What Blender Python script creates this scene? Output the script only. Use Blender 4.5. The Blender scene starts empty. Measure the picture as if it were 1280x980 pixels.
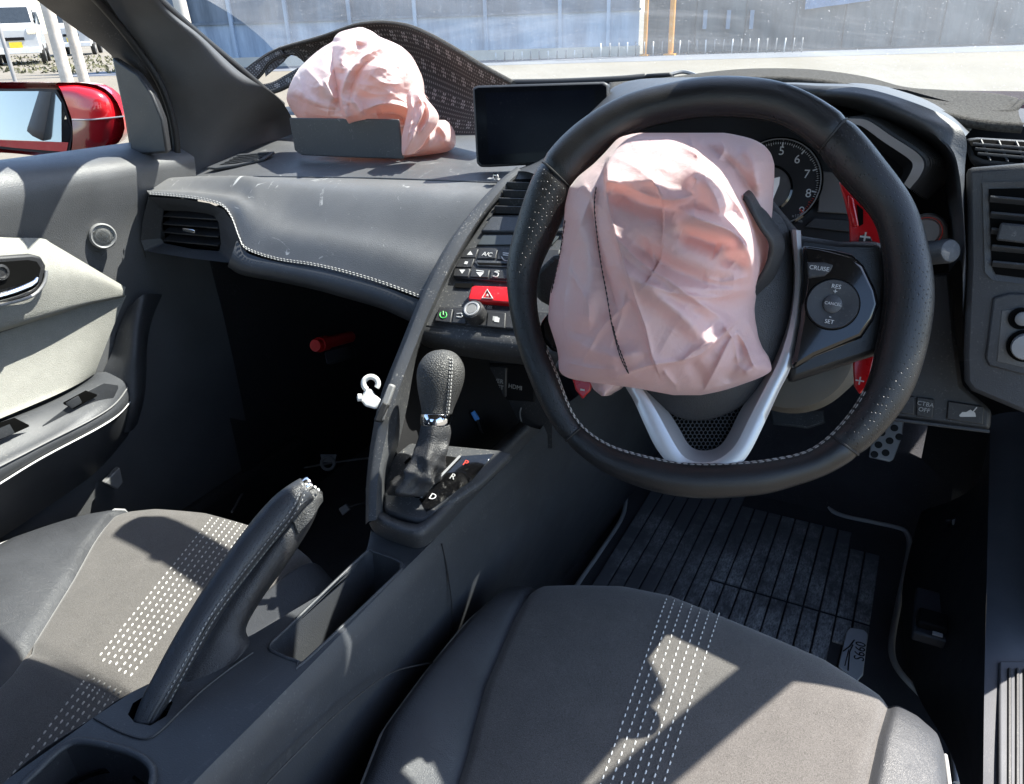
import bpy, bmesh, math, random
import numpy as np
from math import sin, cos, pi, radians, degrees, atan2, hypot, sqrt
from mathutils import Vector, Matrix
random.seed(7); rng = np.random.default_rng(7)
SC = bpy.context.scene; COL = SC.collection

# ------------------------------------------------------------------ camera, world, sun, exposure
CAM = np.array([0., 0., 1.08]); FPX = 950.; YAW = radians(28.52); PITCH = radians(26.5); ROLL = radians(2.0)
fw = np.array([-sin(YAW)*cos(PITCH), cos(YAW)*cos(PITCH), -sin(PITCH)])
_r = np.array([cos(YAW), sin(YAW), 0.]); _d = np.cross(fw, _r)
rt = _r*cos(ROLL)+_d*sin(ROLL); dn = -_r*sin(ROLL)+_d*cos(ROLL)
cd = bpy.data.cameras.new('camera'); cam = bpy.data.objects.new('camera', cd); COL.objects.link(cam)
cd.sensor_fit = 'HORIZONTAL'; cd.sensor_width = 36; cd.lens = 36*FPX/1280; cd.clip_start = .02; cd.clip_end = 600
cam.matrix_world = Matrix(((rt[0], -dn[0], -fw[0], CAM[0]), (rt[1], -dn[1], -fw[1], CAM[1]), (rt[2], -dn[2], -fw[2], CAM[2]), (0, 0, 0, 1)))
SC.camera = cam

SUN = np.array([.48, .46, 1.0]); SUN /= np.linalg.norm(SUN)
wd = bpy.data.worlds.new('World'); SC.world = wd; wd.use_nodes = True
wn = wd.node_tree.nodes; bgd = wn['Background']
sky = wn.new('ShaderNodeTexSky'); sky.sky_type = 'NISHITA'; sky.sun_disc = False
sky.sun_elevation = math.asin(SUN[2]); sky.sun_rotation = atan2(SUN[0], SUN[1])
sky.air_density = 1.0; sky.dust_density = .8
wd.node_tree.links.new(sky.outputs[0], bgd.inputs[0]); bgd.inputs[1].default_value = .135
sd = bpy.data.lights.new('sun', 'SUN'); sd.energy = 5.0; sd.angle = radians(.5); sd.color = (1, .94, .85)
so = bpy.data.objects.new('sun', sd); COL.objects.link(so)
so.rotation_euler = Vector(SUN).to_track_quat('Z', 'Y').to_euler()
SC.view_settings.view_transform = 'Standard'; SC.view_settings.look = 'None'; SC.view_settings.gamma = 1
SC.view_settings.exposure = 1.9
SC.render.engine = 'CYCLES'
SC.cycles.transparent_max_bounces = 12; SC.cycles.max_bounces = 12; SC.cycles.diffuse_bounces = 6

# ------------------------------------------------------------------ placing: a line of sight met with a real plane
def ray(px, py): return (px-640)/FPX*rt+(py-490)/FPX*dn+fw
def at(px, py, X=None, Y=None, Z=None, D=None):
    v = ray(px, py)
    if D is not None: return CAM+v*D
    k, c = (0, X) if X is not None else ((1, Y) if Y is not None else (2, Z))
    return CAM+v*((c-CAM[k])/v[k])
class Plane:
    def __init__(s, o, n):
        s.o = np.array(o, float); s.n = np.array(n, float)/np.linalg.norm(n)
        s.x = np.cross([0, 0, 1.], s.n); s.x /= np.linalg.norm(s.x); s.y = np.cross(s.n, s.x)
    def __call__(s, px, py, h=0.):
        v = ray(px, py); return CAM+v*(((s.o+s.n*h-CAM)@s.n)/(v@s.n))
    def loc(s, a, b, h=0.): return s.o+s.x*a+s.y*b+s.n*h

def cr(pts, n, closed=False):
    P = np.array(pts, float)
    if len(P) == 2 and not closed: return P[0]+(P[1]-P[0])*np.linspace(0, 1, n)[:, None]
    if closed: Q = np.vstack([P[-1], P, P[0], P[1]])
    else: Q = np.vstack([2*P[0]-P[1], P, 2*P[-1]-P[-2]])
    m = len(Q)-3
    d = np.linalg.norm(np.diff(Q[1:m+2], axis=0), axis=1)+1e-9; cum = np.concatenate([[0], np.cumsum(d)])
    t = np.linspace(0, cum[-1], n, endpoint=not closed)
    i = np.clip(np.searchsorted(cum, t, 'right')-1, 0, m-1); f = ((t-cum[i])/d[i])[:, None]
    a, b, c, e = Q[i], Q[i+1], Q[i+2], Q[i+3]
    return .5*(2*b+(c-a)*f+(2*a-5*b+4*c-e)*f*f+(3*b-a-3*c+e)*f**3)
def lin(pts, n):
    P = np.array(pts, float); d = np.linalg.norm(np.diff(P, axis=0), axis=1)+1e-9; c = np.concatenate([[0], np.cumsum(d)])
    t = np.linspace(0, c[-1], n); return np.stack([np.interp(t, c, P[:, k]) for k in range(P.shape[1])], 1)

# ------------------------------------------------------------------ objects
ORG = {}
def thing(name, label, cat, loc=(0, 0, 0), group=None):
    o = bpy.data.objects.new(name, None); COL.objects.link(o); o.location = Vector(loc); o.empty_display_size = .02
    o['label'] = label; o['category'] = cat
    if group: o['group'] = group
    ORG[o.name] = np.array(loc, float); return o
def tag(o, label, cat, group=None):
    o['label'] = label; o['category'] = cat
    if group: o['group'] = group
    return o
def struct(o): o['kind'] = 'structure'; return o
def stuff(o): o['kind'] = 'stuff'; return o
def put(name, me, mat, parent=None, org=None):
    o = bpy.data.objects.new(name, me); COL.objects.link(o)
    for m in (mat if isinstance(mat, (list, tuple)) else [mat]): me.materials.append(m)
    if parent is not None:
        o.parent = parent; ORG[o.name] = ORG[parent.name]
        me.transform(Matrix.Translation(-Vector(ORG[parent.name])))
    else:
        if org is not None:
            me.transform(Matrix.Translation(-Vector(org))); o.location = Vector(org); ORG[o.name] = np.array(org, float)
        else: ORG[o.name] = np.zeros(3)
    return o
def raw(name, V, F, mat, parent=None, smooth=True, uv=None, org=None, fix=False, sharp=None):
    me = bpy.data.meshes.new(name); me.from_pydata([tuple(map(float, v)) for v in V], [], [tuple(f) for f in F])
    if fix:
        b = bmesh.new(); b.from_mesh(me); bmesh.ops.recalc_face_normals(b, faces=b.faces); b.to_mesh(me); b.free()
    if uv is not None:
        L = me.uv_layers.new(name='UVMap')
        for l in me.loops: L.data[l.index].uv = uv[l.vertex_index]
    me.polygons.foreach_set('use_smooth', [smooth]*len(me.polygons))
    if sharp is not None: me.set_sharp_from_angle(angle=radians(sharp))
    me.update(); return put(name, me, mat, parent, org)
def gridmesh(name, A, mat, parent=None, closed_u=False, thick=0., uv=None, org=None, sharp=None, flip=False):
    nv, nu = A.shape[:2]; V = A.reshape(-1, 3)
    F = []
    for j in range(nv-1):
        for i in range(nu if closed_u else nu-1):
            k = (i+1) % nu; f = (j*nu+i, j*nu+k, (j+1)*nu+k, (j+1)*nu+i); F.append(f[::-1] if flip else f)
    if uv is None:
        du = np.concatenate([[0], np.cumsum(np.linalg.norm(np.diff(A, axis=1), axis=2).mean(0))])
        dv = np.concatenate([[0], np.cumsum(np.linalg.norm(np.diff(A, axis=0), axis=2).mean(1))])
        uv = [(du[i], dv[j]) for j in range(nv) for i in range(nu)]
    o = raw(name, V, F, mat, parent, True, uv, org, sharp=sharp)
    if thick:
        m = o.modifiers.new('solid', 'SOLIDIFY'); m.thickness = thick; m.offset = -1
    return o
def surf(name, rows, mat, parent=None, nu=24, nv=24, thick=0., interp=cr, org=None, sharp=None, flip=False):
    R = [interp(r, nu) for r in rows]; A = np.array([interp([r[i] for r in R], nv) for i in range(nu)]).transpose(1, 0, 2)
    return gridmesh(name, A, mat, parent, thick=thick, org=org, sharp=sharp, flip=flip)
def tubeVF(path, r, seg=8, closed=False, cap=True, up=None, flat=1.):
    P = np.array(path, float); n = len(P); R = np.broadcast_to(np.array(r, float), (n,))
    T = (np.roll(P, -1, 0)-np.roll(P, 1, 0)) if closed else np.gradient(P, axis=0)
    T /= np.linalg.norm(T, axis=1)[:, None]+1e-12
    u = np.array([0, 0, 1.]) if up is None else np.array(up, float)
    if abs(T[0]@u) > .95: u = np.array([1., 0, 0])
    V = []
    for i in range(n):
        a = np.cross(T[i], u); a /= np.linalg.norm(a); b = np.cross(a, T[i])
        if up is None: u = b
        for k in range(seg):
            q = 2*pi*k/seg; V.append(P[i]+R[i]*(cos(q)*a+flat*sin(q)*b))
    F = []
    for i in range(n if closed else n-1):
        j = (i+1) % n
        for k in range(seg):
            l = (k+1) % seg; F.append((i*seg+k, i*seg+l, j*seg+l, j*seg+k))
    if cap and not closed: F.append(tuple(range(seg))[::-1]); F.append(tuple((n-1)*seg+k for k in range(seg)))
    return V, F
def tube(name, path, r, mat, parent=None, seg=8, closed=False, up=None, flat=1., org=None):
    V, F = tubeVF(path, r, seg, closed, True, up, flat); return raw(name, V, F, mat, parent, True, None, org, True, 50)
def lathe(name, o, ax, prof, mat, parent=None, seg=28, org=None, sharp=35, cap=True):
    o = np.array(o, float); ax = np.array(ax, float)/np.linalg.norm(ax)
    t = np.array([0, 0, 1.]) if abs(ax[2]) < .9 else np.array([1., 0, 0]); a = np.cross(ax, t); a /= np.linalg.norm(a); b = np.cross(ax, a)
    V = []; F = []
    for r, h in prof:
        for k in range(seg): q = 2*pi*k/seg; V.append(o+ax*h+r*(cos(q)*a+sin(q)*b))
    for i in range(len(prof)-1):
        for k in range(seg): l = (k+1) % seg; F.append((i*seg+k, i*seg+l, (i+1)*seg+l, (i+1)*seg+k))
    if cap and prof[0][0] > 1e-5: F.append(tuple(range(seg))[::-1])
    if cap and prof[-1][0] > 1e-5: F.append(tuple((len(prof)-1)*seg+k for k in range(seg)))
    return raw(name, V, F, mat, parent, True, None, org, True, sharp)
def bev(o, w, seg=2, ang=35):
    m = o.modifiers.new('bevel', 'BEVEL'); m.width = w; m.segments = seg; m.limit_method = 'ANGLE'; m.angle_limit = radians(ang); m.harden_normals = False; return o
def slab(name, pts, n, t, mat, parent=None, bevel=0., org=None, smooth_n=0, top=None):
    """polygon pts pushed back along -n by t; top = factor that draws the front face in"""
    P = cr(pts, smooth_n, True) if smooth_n else np.array(pts, float)
    n = np.array(n, float)/np.linalg.norm(n); k = len(P)
    F1 = P if top is None else P.mean(0)+(P-P.mean(0))*top
    V = list(F1)+list(P-n*t)
    F = [tuple(range(k)), tuple(range(k, 2*k))[::-1]]+[(i, (i+1) % k, (i+1) % k+k, i+k) for i in range(k)]
    o = raw(name, V, F, mat, parent, True, None, org, True, 40)
    if bevel: bev(o, bevel)
    return o
def box(name, c, h, mat, parent=None, ax=None, bevel=0., org=None):
    c = np.array(c, float); X, Y, Z = (np.eye(3) if ax is None else np.array(ax, float))
    V = [c+X*h[0]*a+Y*h[1]*b+Z*h[2]*d for a in (-1, 1) for b in (-1, 1) for d in (-1, 1)]
    F = [(0, 1, 3, 2), (4, 6, 7, 5), (0, 4, 5, 1), (2, 3, 7, 6), (0, 2, 6, 4), (1, 5, 7, 3)]
    o = raw(name, V, F, mat, parent, bool(bevel), None, org, True, 40)
    if bevel: bev(o, bevel)
    return o
class MB:
    def __init__(s): s.V = []; s.F = []
    def add(s, V, F): k = len(s.V); s.V += list(V); s.F += [tuple(i+k for i in f) for f in F]
    def box(s, c, X, Y, Z):
        c = np.array(c, float); V = [c+X*a+Y*b+Z*d for a in (-1, 1) for b in (-1, 1) for d in (-1, 1)]
        s.add(V, [(0, 1, 3, 2), (4, 6, 7, 5), (0, 4, 5, 1), (2, 3, 7, 6), (0, 2, 6, 4), (1, 5, 7, 3)])
    def tube(s, p, r, seg=6, closed=False): s.add(*tubeVF(p, r, seg, closed))
    def build(s, name, mat, parent=None, smooth=True, org=None): return raw(name, s.V, s.F, mat, parent, smooth, None, org, True, 45)
def text(name, body, o, xa, ya, size, mat, parent=None, ext=.0002, center=True, bold=0.):
    cu = bpy.data.curves.new('lettering', 'FONT'); cu.body = body; cu.size = size; cu.extrude = ext; cu.offset = bold; cu.resolution_u = 3
    if center: cu.align_x = 'CENTER'; cu.align_y = 'CENTER'
    t = bpy.data.objects.new('lettering', cu); COL.objects.link(t)
    me = bpy.data.meshes.new_from_object(t.evaluated_get(bpy.context.evaluated_depsgraph_get()))
    bpy.data.objects.remove(t); bpy.data.curves.remove(cu)
    xa = np.array(xa, float)/np.linalg.norm(xa); ya = np.array(ya, float); ya = ya-xa*(ya@xa); ya /= np.linalg.norm(ya); za = np.cross(xa, ya); o = np.array(o, float)
    me.transform(Matrix(((xa[0], ya[0], za[0], o[0]), (xa[1], ya[1], za[1], o[1]), (xa[2], ya[2], za[2], o[2]), (0, 0, 0, 1))))
    me.materials.clear(); me.name = name
    return put(name, me, mat, parent)
from mathutils.bvhtree import BVHTree
def drape(objs, pts, n=60, o=.0006):
    """run a line over finished surfaces"""
    V = []; F = []
    for ob in objs:
        k = len(V); org = ORG[ob.name]; V += [Vector(v.co)+Vector(org) for v in ob.data.vertices]; F += [[i+k for i in p.vertices] for p in ob.data.polygons]
    T = BVHTree.FromPolygons(V, F); out = []
    for px, py in cr(np.array(pts, float), n):
        d = Vector(ray(px, py)).normalized(); h = T.ray_cast(Vector(CAM), d)
        if h[0] is not None: out.append(np.array(h[0]-d*o))
    return np.array(out)
def dashes(surfpts, dl, gap, w, hgt, mb, up):
    """short raised stitches along a 3-D line"""
    P = np.array(surfpts); d = np.linalg.norm(np.diff(P, axis=0), axis=1); c = np.concatenate([[0], np.cumsum(d)])
    s = 0.
    while s+dl < c[-1]:
        a, b = [np.array([np.interp(q, c, P[:, k]) for k in range(3)]) for q in (s, s+dl)]
        t = (b-a)/(np.linalg.norm(b-a)+1e-9); sd_ = np.cross(t, up); sd_ /= np.linalg.norm(sd_)+1e-9
        u = np.cross(sd_, t); p, q_ = a+(b-a)*.22, a+(b-a)*.78; e = u*.0006
        mb.add([a-e, p-sd_*w-e, p+u*hgt, p+sd_*w-e, q_-sd_*w-e, q_+u*hgt, q_+sd_*w-e, b-e], [(0, 2, 1), (0, 3, 2), (1, 2, 5, 4), (2, 3, 6, 5), (4, 5, 7), (5, 6, 7)])
        s += dl+gap
# ------------------------------------------------------------------ materials
def nodes(name):
    m = bpy.data.materials.new(name); m.use_nodes = True; t = m.node_tree; return m, t, t.nodes['Principled BSDF'], t.nodes['Material Output']
def N(t, kind, **kw):
    n = t.nodes.new('ShaderNode'+kind)
    for k, v in kw.items():
        if k in n.inputs: n.inputs[k].default_value = v
        else: setattr(n, k, v)
    return n
def L(t, a, b): t.links.new(a, b)
def mixc(t, f, a, b):
    n = t.nodes.new('ShaderNodeMix'); n.data_type = 'RGBA'
    for s, v in ((n.inputs[0], f), (n.inputs[6], a), (n.inputs[7], b)):
        if hasattr(v, 'links') or hasattr(v, 'is_linked'): L(t, v, s)
        else: s.default_value = v if not isinstance(v, tuple) or len(v) == 4 else (*v, 1)
    return n.outputs[2]
def ramp(t, v, lo, hi, a=(0, 0, 0), b=(1, 1, 1)):
    n = t.nodes.new('ShaderNodeValToRGB'); n.color_ramp.elements[0].position = lo; n.color_ramp.elements[1].position = hi
    n.color_ramp.elements[0].color = (*a, 1); n.color_ramp.elements[1].color = (*b, 1); L(t, v, n.inputs[0]); return n.outputs[0]
def coords(t, kind='Object', scale=(1, 1, 1), rot=(0, 0, 0)):
    c = N(t, 'TexCoord'); m = N(t, 'Mapping'); m.inputs['Scale'].default_value = scale; m.inputs['Rotation'].default_value = rot
    L(t, c.outputs[kind], m.inputs[0]); return m.outputs[0]
def noise(t, v, scale, detail=3, rough=.55, dist=0):
    n = N(t, 'TexNoise'); n.inputs['Scale'].default_value = scale; n.inputs['Detail'].default_value = detail; n.inputs['Roughness'].default_value = rough
    n.inputs['Distortion'].default_value = dist; L(t, v, n.inputs['Vector']); return n.outputs[0]
def voro(t, v, scale, feature='F1', out=0, rnd=1.):
    n = N(t, 'TexVoronoi'); n.feature = feature; n.inputs['Scale'].default_value = scale; n.inputs['Randomness'].default_value = rnd; L(t, v, n.inputs['Vector']); return n.outputs[out]
def math_(t, op, a, b=None):
    n = N(t, 'Math'); n.operation = op
    for i, v in enumerate((a, b)):
        if v is None: continue
        if isinstance(v, (int, float)): n.inputs[i].default_value = v
        else: L(t, v, n.inputs[i])
    return n.outputs[0]
def bump(t, h, strength, dist=.001, prev=None):
    n = N(t, 'Bump'); n.inputs['Strength'].default_value = strength; n.inputs['Distance'].default_value = dist; L(t, h, n.inputs['Height'])
    if prev is not None: L(t, prev, n.inputs['Normal'])
    return n.outputs[0]
def mat(name, col, rough=.5, metal=0., grain=None, gstr=.3, var=.15, dust=0., dcol=(.42, .40, .37), coat=0., spec=.5, sheen=0., scuff=0., big=9., kind='noise', gd=.0006, fleck=0.):
    m, t, p, o = nodes(name); v = coords(t)
    p.inputs['Metallic'].default_value = metal; p.inputs['Specular IOR Level'].default_value = spec
    n1 = noise(t, v, big, 5, .6)
    c = mixc(t, ramp(t, n1, .3, .72), tuple(x*(1-var) for x in col), tuple(min(1, x*(1+var)) for x in col))
    if fleck:
        c = mixc(t, ramp(t, noise(t, v, 1300, 2, .7), .35, .65), mixc(t, fleck, c, (0, 0, 0)), mixc(t, fleck*.22, c, (1, .97, .93)))
    if dust:
        d1 = ramp(t, noise(t, v, 420, 2, .5), .60, .72); d2 = ramp(t, noise(t, v, 26, 5, .7), .42, .72)
        f = math_(t, 'MULTIPLY', math_(t, 'MULTIPLY', d1, d2), dust); c = mixc(t, f, c, dcol)
    if scuff:
        vs = coords(t, 'Object', (60, 10, 22), (.3, .9, .5)); s1 = ramp(t, noise(t, vs, 1.0, 3, .62, 1.4), .69, .73); s2 = ramp(t, noise(t, v, 13, 2), .46, .62)
        f = math_(t, 'MULTIPLY', math_(t, 'MULTIPLY', s1, s2), scuff); c = mixc(t, f, c, (.5, .5, .49))
        for q_, (sc_, ro_) in enumerate((((9, 14, 11), (.2, .5, .8)), ((16, 6, 9), (.9, .1, .3)))):
            ln = math_(t, 'LESS_THAN', math_(t, 'ABSOLUTE', math_(t, 'SUBTRACT', noise(t, coords(t, 'Object', sc_, ro_), 1, 2, .5, .6), .5)), .0045)
            mk = ramp(t, noise(t, coords(t, 'Object', (23, 19, 27), ro_), 1, 4, .7), .56, .66); c = mixc(t, math_(t, 'MULTIPLY', math_(t, 'MULTIPLY', ln, mk), scuff), c, (.55, .55, .54))
        c = mixc(t, math_(t, 'MULTIPLY', ramp(t, noise(t, v, 5, 6, .75), .5, .8), scuff*.22), c, (.42, .41, .39))
    L(t, c, p.inputs['Base Color'])
    r = N(t, 'MapRange'); r.inputs['To Min'].default_value = max(.02, rough-.09); r.inputs['To Max'].default_value = min(1, rough+.09); L(t, noise(t, v, big*3.1, 4), r.inputs['Value']); L(t, r.outputs[0], p.inputs['Roughness'])
    if grain:
        h = noise(t, v, grain, 2, .5) if kind == 'noise' else voro(t, v, grain, 'DISTANCE_TO_EDGE' if kind == 'cell' else 'F1')
        L(t, bump(t, h, gstr, gd), p.inputs['Normal'])
    p.inputs['Coat Weight'].default_value = coat; p.inputs['Coat Roughness'].default_value = .03
    if sheen: p.inputs['Sheen Weight'].default_value = sheen; p.inputs['Sheen Roughness'].default_value = .5
    return m
def leather(name, col, rough, cell=620., gstr=.5, perf=0., crease=.25, var=.15, sp=.5):
    m, t, p, o = nodes(name); v = coords(t); p.inputs['Specular IOR Level'].default_value = sp
    c = mixc(t, ramp(t, noise(t, v, 14, 5), .3, .7), tuple(x*(1-var) for x in col), tuple(x*(1+var) for x in col))
    d = voro(t, v, cell, 'DISTANCE_TO_EDGE'); nb = bump(t, ramp(t, d, .0, .25), gstr, .0005)
    cz = noise(t, coords(t, 'Object', (40, 70, 60)), 1, 6, .7, 1.6); nb = bump(t, cz, crease, .0022, nb)
    if perf:
        ho = ramp(t, voro(t, v, perf, 'F1', 0, .12), .12, .24); nb = bump(t, ho, .7, .0007, nb); c = mixc(t, ho, (.004, .004, .004), c)
    L(t, c, p.inputs['Base Color']); L(t, nb, p.inputs['Normal'])
    r = N(t, 'MapRange'); r.inputs['To Min'].default_value = rough-.1; r.inputs['To Max'].default_value = rough+.12; L(t, noise(t, v, 55, 4), r.inputs['Value']); L(t, r.outputs[0], p.inputs['Roughness'])
    return m
M = {}
M['plastic'] = mat('charcoal grained plastic', (.042, .045, .051), .5, grain=900, gstr=.5, dust=.2, var=.2, scuff=.05)
M['plastic_dusty'] = mat('dusty charcoal plastic', (.045, .047, .051), .55, grain=1500, gstr=.35, dust=.8)
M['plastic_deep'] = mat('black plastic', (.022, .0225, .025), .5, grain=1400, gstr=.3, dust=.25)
M['dashpad'] = mat('soft dash skin', (.105, .106, .108), .48, grain=520, gstr=.55, kind='cell', gd=.0006, scuff=.6, dust=.12)
M['dashpad2'] = mat('smooth dash top', (.066, .068, .073), .5, grain=1200, gstr=.3, scuff=.35, dust=.25)
M['doorskin'] = mat('grained door skin', (.080, .082, .086), .5, grain=480, gstr=.6, kind='cell', gd=.0007, dust=.08)
M['pillar'] = mat('pillar trim', (.066, .067, .071), .62, grain=1300, gstr=.35, dust=.1)
M['sillskin'] = mat('sill plastic', (.085, .088, .098), .55, grain=1200, gstr=.3, dust=.1, spec=.2)
M['rubber'] = mat('black rubber', (.010, .010, .011), .6, grain=700, gstr=.2)
M['black'] = mat('dull black', (.006, .006, .007), .75, grain=300, gstr=.3, spec=.2)
M['hole'] = mat('deep black', (.003, .003, .003), .9, spec=.1)
M['gloss'] = mat('piano black', (.0035, .0035, .004), .05, coat=.6, dust=.06, spec=.4)
M['screen'] = mat('dark screen glass', (.004, .0045, .006), .13, dust=.03, spec=.08)
M['silver'] = mat('satin silver', (.52, .52, .53), .32, metal=.5, grain=2500, gstr=.05, var=.05)
M['badge'] = mat('brushed badge', (.62, .64, .66), .35, metal=.0, var=.08)
M['silver2'] = mat('satin silver shade', (.30, .30, .305), .4, metal=.25, var=.06)
M['chrome'] = mat('chrome', (.78, .78, .79), .08, metal=1., var=.03)
M['red'] = mat('red anodised paddle', (.52, .008, .012), .28, coat=.4, var=.08)
M['redbtn'] = mat('red plastic', (.55, .006, .010), .35, coat=.3, var=.05, dust=.25)
M['paint'] = mat('red car paint', (.50, .006, .012), .3, coat=1., var=.04, spec=.5)
M['paint2'] = mat('dusty red door paint', (.34, .008, .012), .6, coat=0., var=.1, spec=.15)
M['suede'] = mat('charcoal suede', (.068, .062, .058), .92, grain=1100, gstr=.6, var=.14, big=30, fleck=.25, sheen=.25, spec=.2, dust=.12, dcol=(.2, .19, .18))
M['leather_seat'] = leather('seat leather', (.038, .040, .045), .44, 620, .28, crease=.35, sp=.32)
M['leather_wheel'] = leather('wheel leather', (.0125, .0125, .0135), .31, 700, .22, crease=.06)
M['leather_perf'] = leather('perforated wheel leather', (.0125, .0125, .0135), .33, 900, .22, perf=330, crease=.05)
M['leather_gear'] = leather('knob leather', (.050, .050, .050), .5, 480, .7, crease=.15)
M['leather_brake'] = leather('brake leather', (.032, .034, .039), .34, 800, .3, perf=430, crease=.08)
M['leather_hub'] = leather('hub skin', (.024, .025, .028), .48, 600, .5, crease=.1)
M['boot'] = leather('boot leather', (.028, .028, .030), .42, 500, .4, crease=.6)
M['thread'] = mat('pale thread', (.50, .49, .47), .8, var=.1)
M['thread_grey'] = mat('grey thread', (.30, .30, .30), .8)
M['thread_dark'] = mat('dark thread', (.03, .025, .028), .8)
M['cloth'] = mat('pale grey door cloth', (.26, .258, .235), .95, grain=800, gstr=.8, var=.06, big=60, spec=.15, gd=.0009, fleck=.18)
M['carpet'] = mat('black carpet', (.06, .06, .066), .95, grain=900, gstr=.9, spec=.1, dust=.25, gd=.0012)
M['binding'] = mat('grey edge binding', (.34, .34, .34), .9, grain=800, gstr=.8)
M['felt'] = mat('dark grey felt', (.060, .057, .053), .95, grain=900, gstr=1., var=.45, big=420, spec=.1, gd=.0014)
M['white'] = mat('white print', (.50, .50, .50), .6, var=.03)
M['greyprint'] = mat('grey print', (.33, .33, .33), .6, var=.03)
M['redprint'] = mat('red print', (.60, .04, .02), .6, var=.03)
M['whiteplastic'] = mat('white plastic', (.62, .62, .60), .4)
M['greyplastic'] = mat('mid grey plastic', (.20, .20, .20), .45)
M['blueplastic'] = mat('blue plastic', (.03, .18, .5), .4)
M['columnskin'] = mat('warm lit column cover', (.085, .080, .068), .55, grain=1300, gstr=.3)  # warm light on the underside put into the base colour
M['clusterface'] = mat('cluster face', (.012, .012, .013), .35, spec=.4)
M['clusterlens'] = mat('grey display lens', (.13, .125, .125), .35, var=.1, spec=.4)
M['lcd'] = mat('unlit lcd', (.05, .055, .055), .25)
M['glassdark'] = mat('dark car glass', (.02, .025, .028), .05, coat=.5)
M['mesh_plastic'] = mat('mesh black', (.012, .012, .014), .4)

def fabric(name, col, trans, tcol):
    m, t, p, o = nodes(name); v = coords(t)
    c = mixc(t, ramp(t, noise(t, v, 7, 5, .6), .3, .72), col, tuple(min(1, x*y) for x, y in zip(col, (1.04, .90, .90))))
    st = ramp(t, noise(t, v, 16, 5, .7), .60, .85); c = mixc(t, math_(t, 'MULTIPLY', st, .35), c, (.50, .40, .40))
    L(t, c, p.inputs['Base Color']); p.inputs['Roughness'].default_value = .42; p.inputs['Specular IOR Level'].default_value = .5
    p.inputs['Sheen Weight'].default_value = .25; p.inputs['Sheen Roughness'].default_value = .35
    u = coords(t, 'UV'); w1 = N(t, 'TexWave'); w1.inputs['Scale'].default_value = 330; w1.bands_direction = 'X'; L(t, u, w1.inputs[0])
    w2 = N(t, 'TexWave'); w2.inputs['Scale'].default_value = 330; w2.bands_direction = 'Y'; L(t, u, w2.inputs[0])
    nb = bump(t, math_(t, 'MULTIPLY', w1.outputs[1], w2.outputs[1]), .16, .0006)
    wr = N(t, 'TexNoise'); wr.noise_type = 'RIDGED_MULTIFRACTAL'; wr.inputs['Scale'].default_value = 9; wr.inputs['Detail'].default_value = 5; wr.inputs['Distortion'].default_value = 1.1
    L(t, coords(t, 'Object', (1.5, 1.1, .8), (.3, .4, .6)), wr.inputs[0]); nb = bump(t, wr.outputs[0], .5, .004, nb)
    nb = bump(t, noise(t, v, 70, 5, .65, .8), .34, .003, nb)
    L(t, nb, p.inputs['Normal'])
    tr = N(t, 'BsdfTranslucent'); tr.inputs[0].default_value = (*tcol, 1); mx = N(t, 'MixShader'); mx.inputs[0].default_value = trans
    L(t, nb, tr.inputs['Normal']); L(t, p.outputs[0], mx.inputs[1]); L(t, tr.outputs[0], mx.inputs[2]); L(t, mx.outputs[0], o.inputs[0]); return m
M['bag'] = fabric('pale pink airbag nylon', (.70, .56, .56), .36, (.98, .62, .56))
M['bag_white'] = fabric('faded pink airbag nylon', (.62, .52, .50), .28, (.95, .52, .40))

def underside():
    m, t, p, o = nodes('anti slip mat underside'); u = coords(t, 'UV')
    sx = N(t, 'SeparateXYZ'); L(t, u, sx.inputs[0])
    def dots(per, r):
        X = math_(t, 'SUBTRACT', math_(t, 'FRACT', math_(t, 'DIVIDE', sx.outputs[0], per)), .5); Y = math_(t, 'SUBTRACT', math_(t, 'FRACT', math_(t, 'DIVIDE', sx.outputs[1], per)), .5)
        d = math_(t, 'SQRT', math_(t, 'ADD', math_(t, 'MULTIPLY', X, X), math_(t, 'MULTIPLY', Y, Y))); return X, Y, d
    _, _, d = dots(.0062, 0); a = math_(t, 'LESS_THAN', d, .24)
    X, Y, d2 = dots(.031, 0); ang = math_(t, 'ARCTAN2', Y, X); pet = math_(t, 'COSINE', math_(t, 'MULTIPLY', ang, 6.))
    fl = math_(t, 'MULTIPLY', math_(t, 'LESS_THAN', math_(t, 'ABSOLUTE', math_(t, 'SUBTRACT', d2, .17)), .06), math_(t, 'GREATER_THAN', pet, -.15))
    ce = math_(t, 'LESS_THAN', d2, .06); ring = math_(t, 'GREATER_THAN', d2, .30)
    f = math_(t, 'MAXIMUM', math_(t, 'MAXIMUM', fl, ce), math_(t, 'MULTIPLY', math_(t, 'MULTIPLY', a, ring), .55))
    c = mixc(t, f, (.016, .012, .010), (.22, .205, .195)); L(t, c, p.inputs['Base Color']); p.inputs['Roughness'].default_value = .8
    L(t, bump(t, f, .5, .001), p.inputs['Normal']); return m
M['underside'] = underside()

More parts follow.
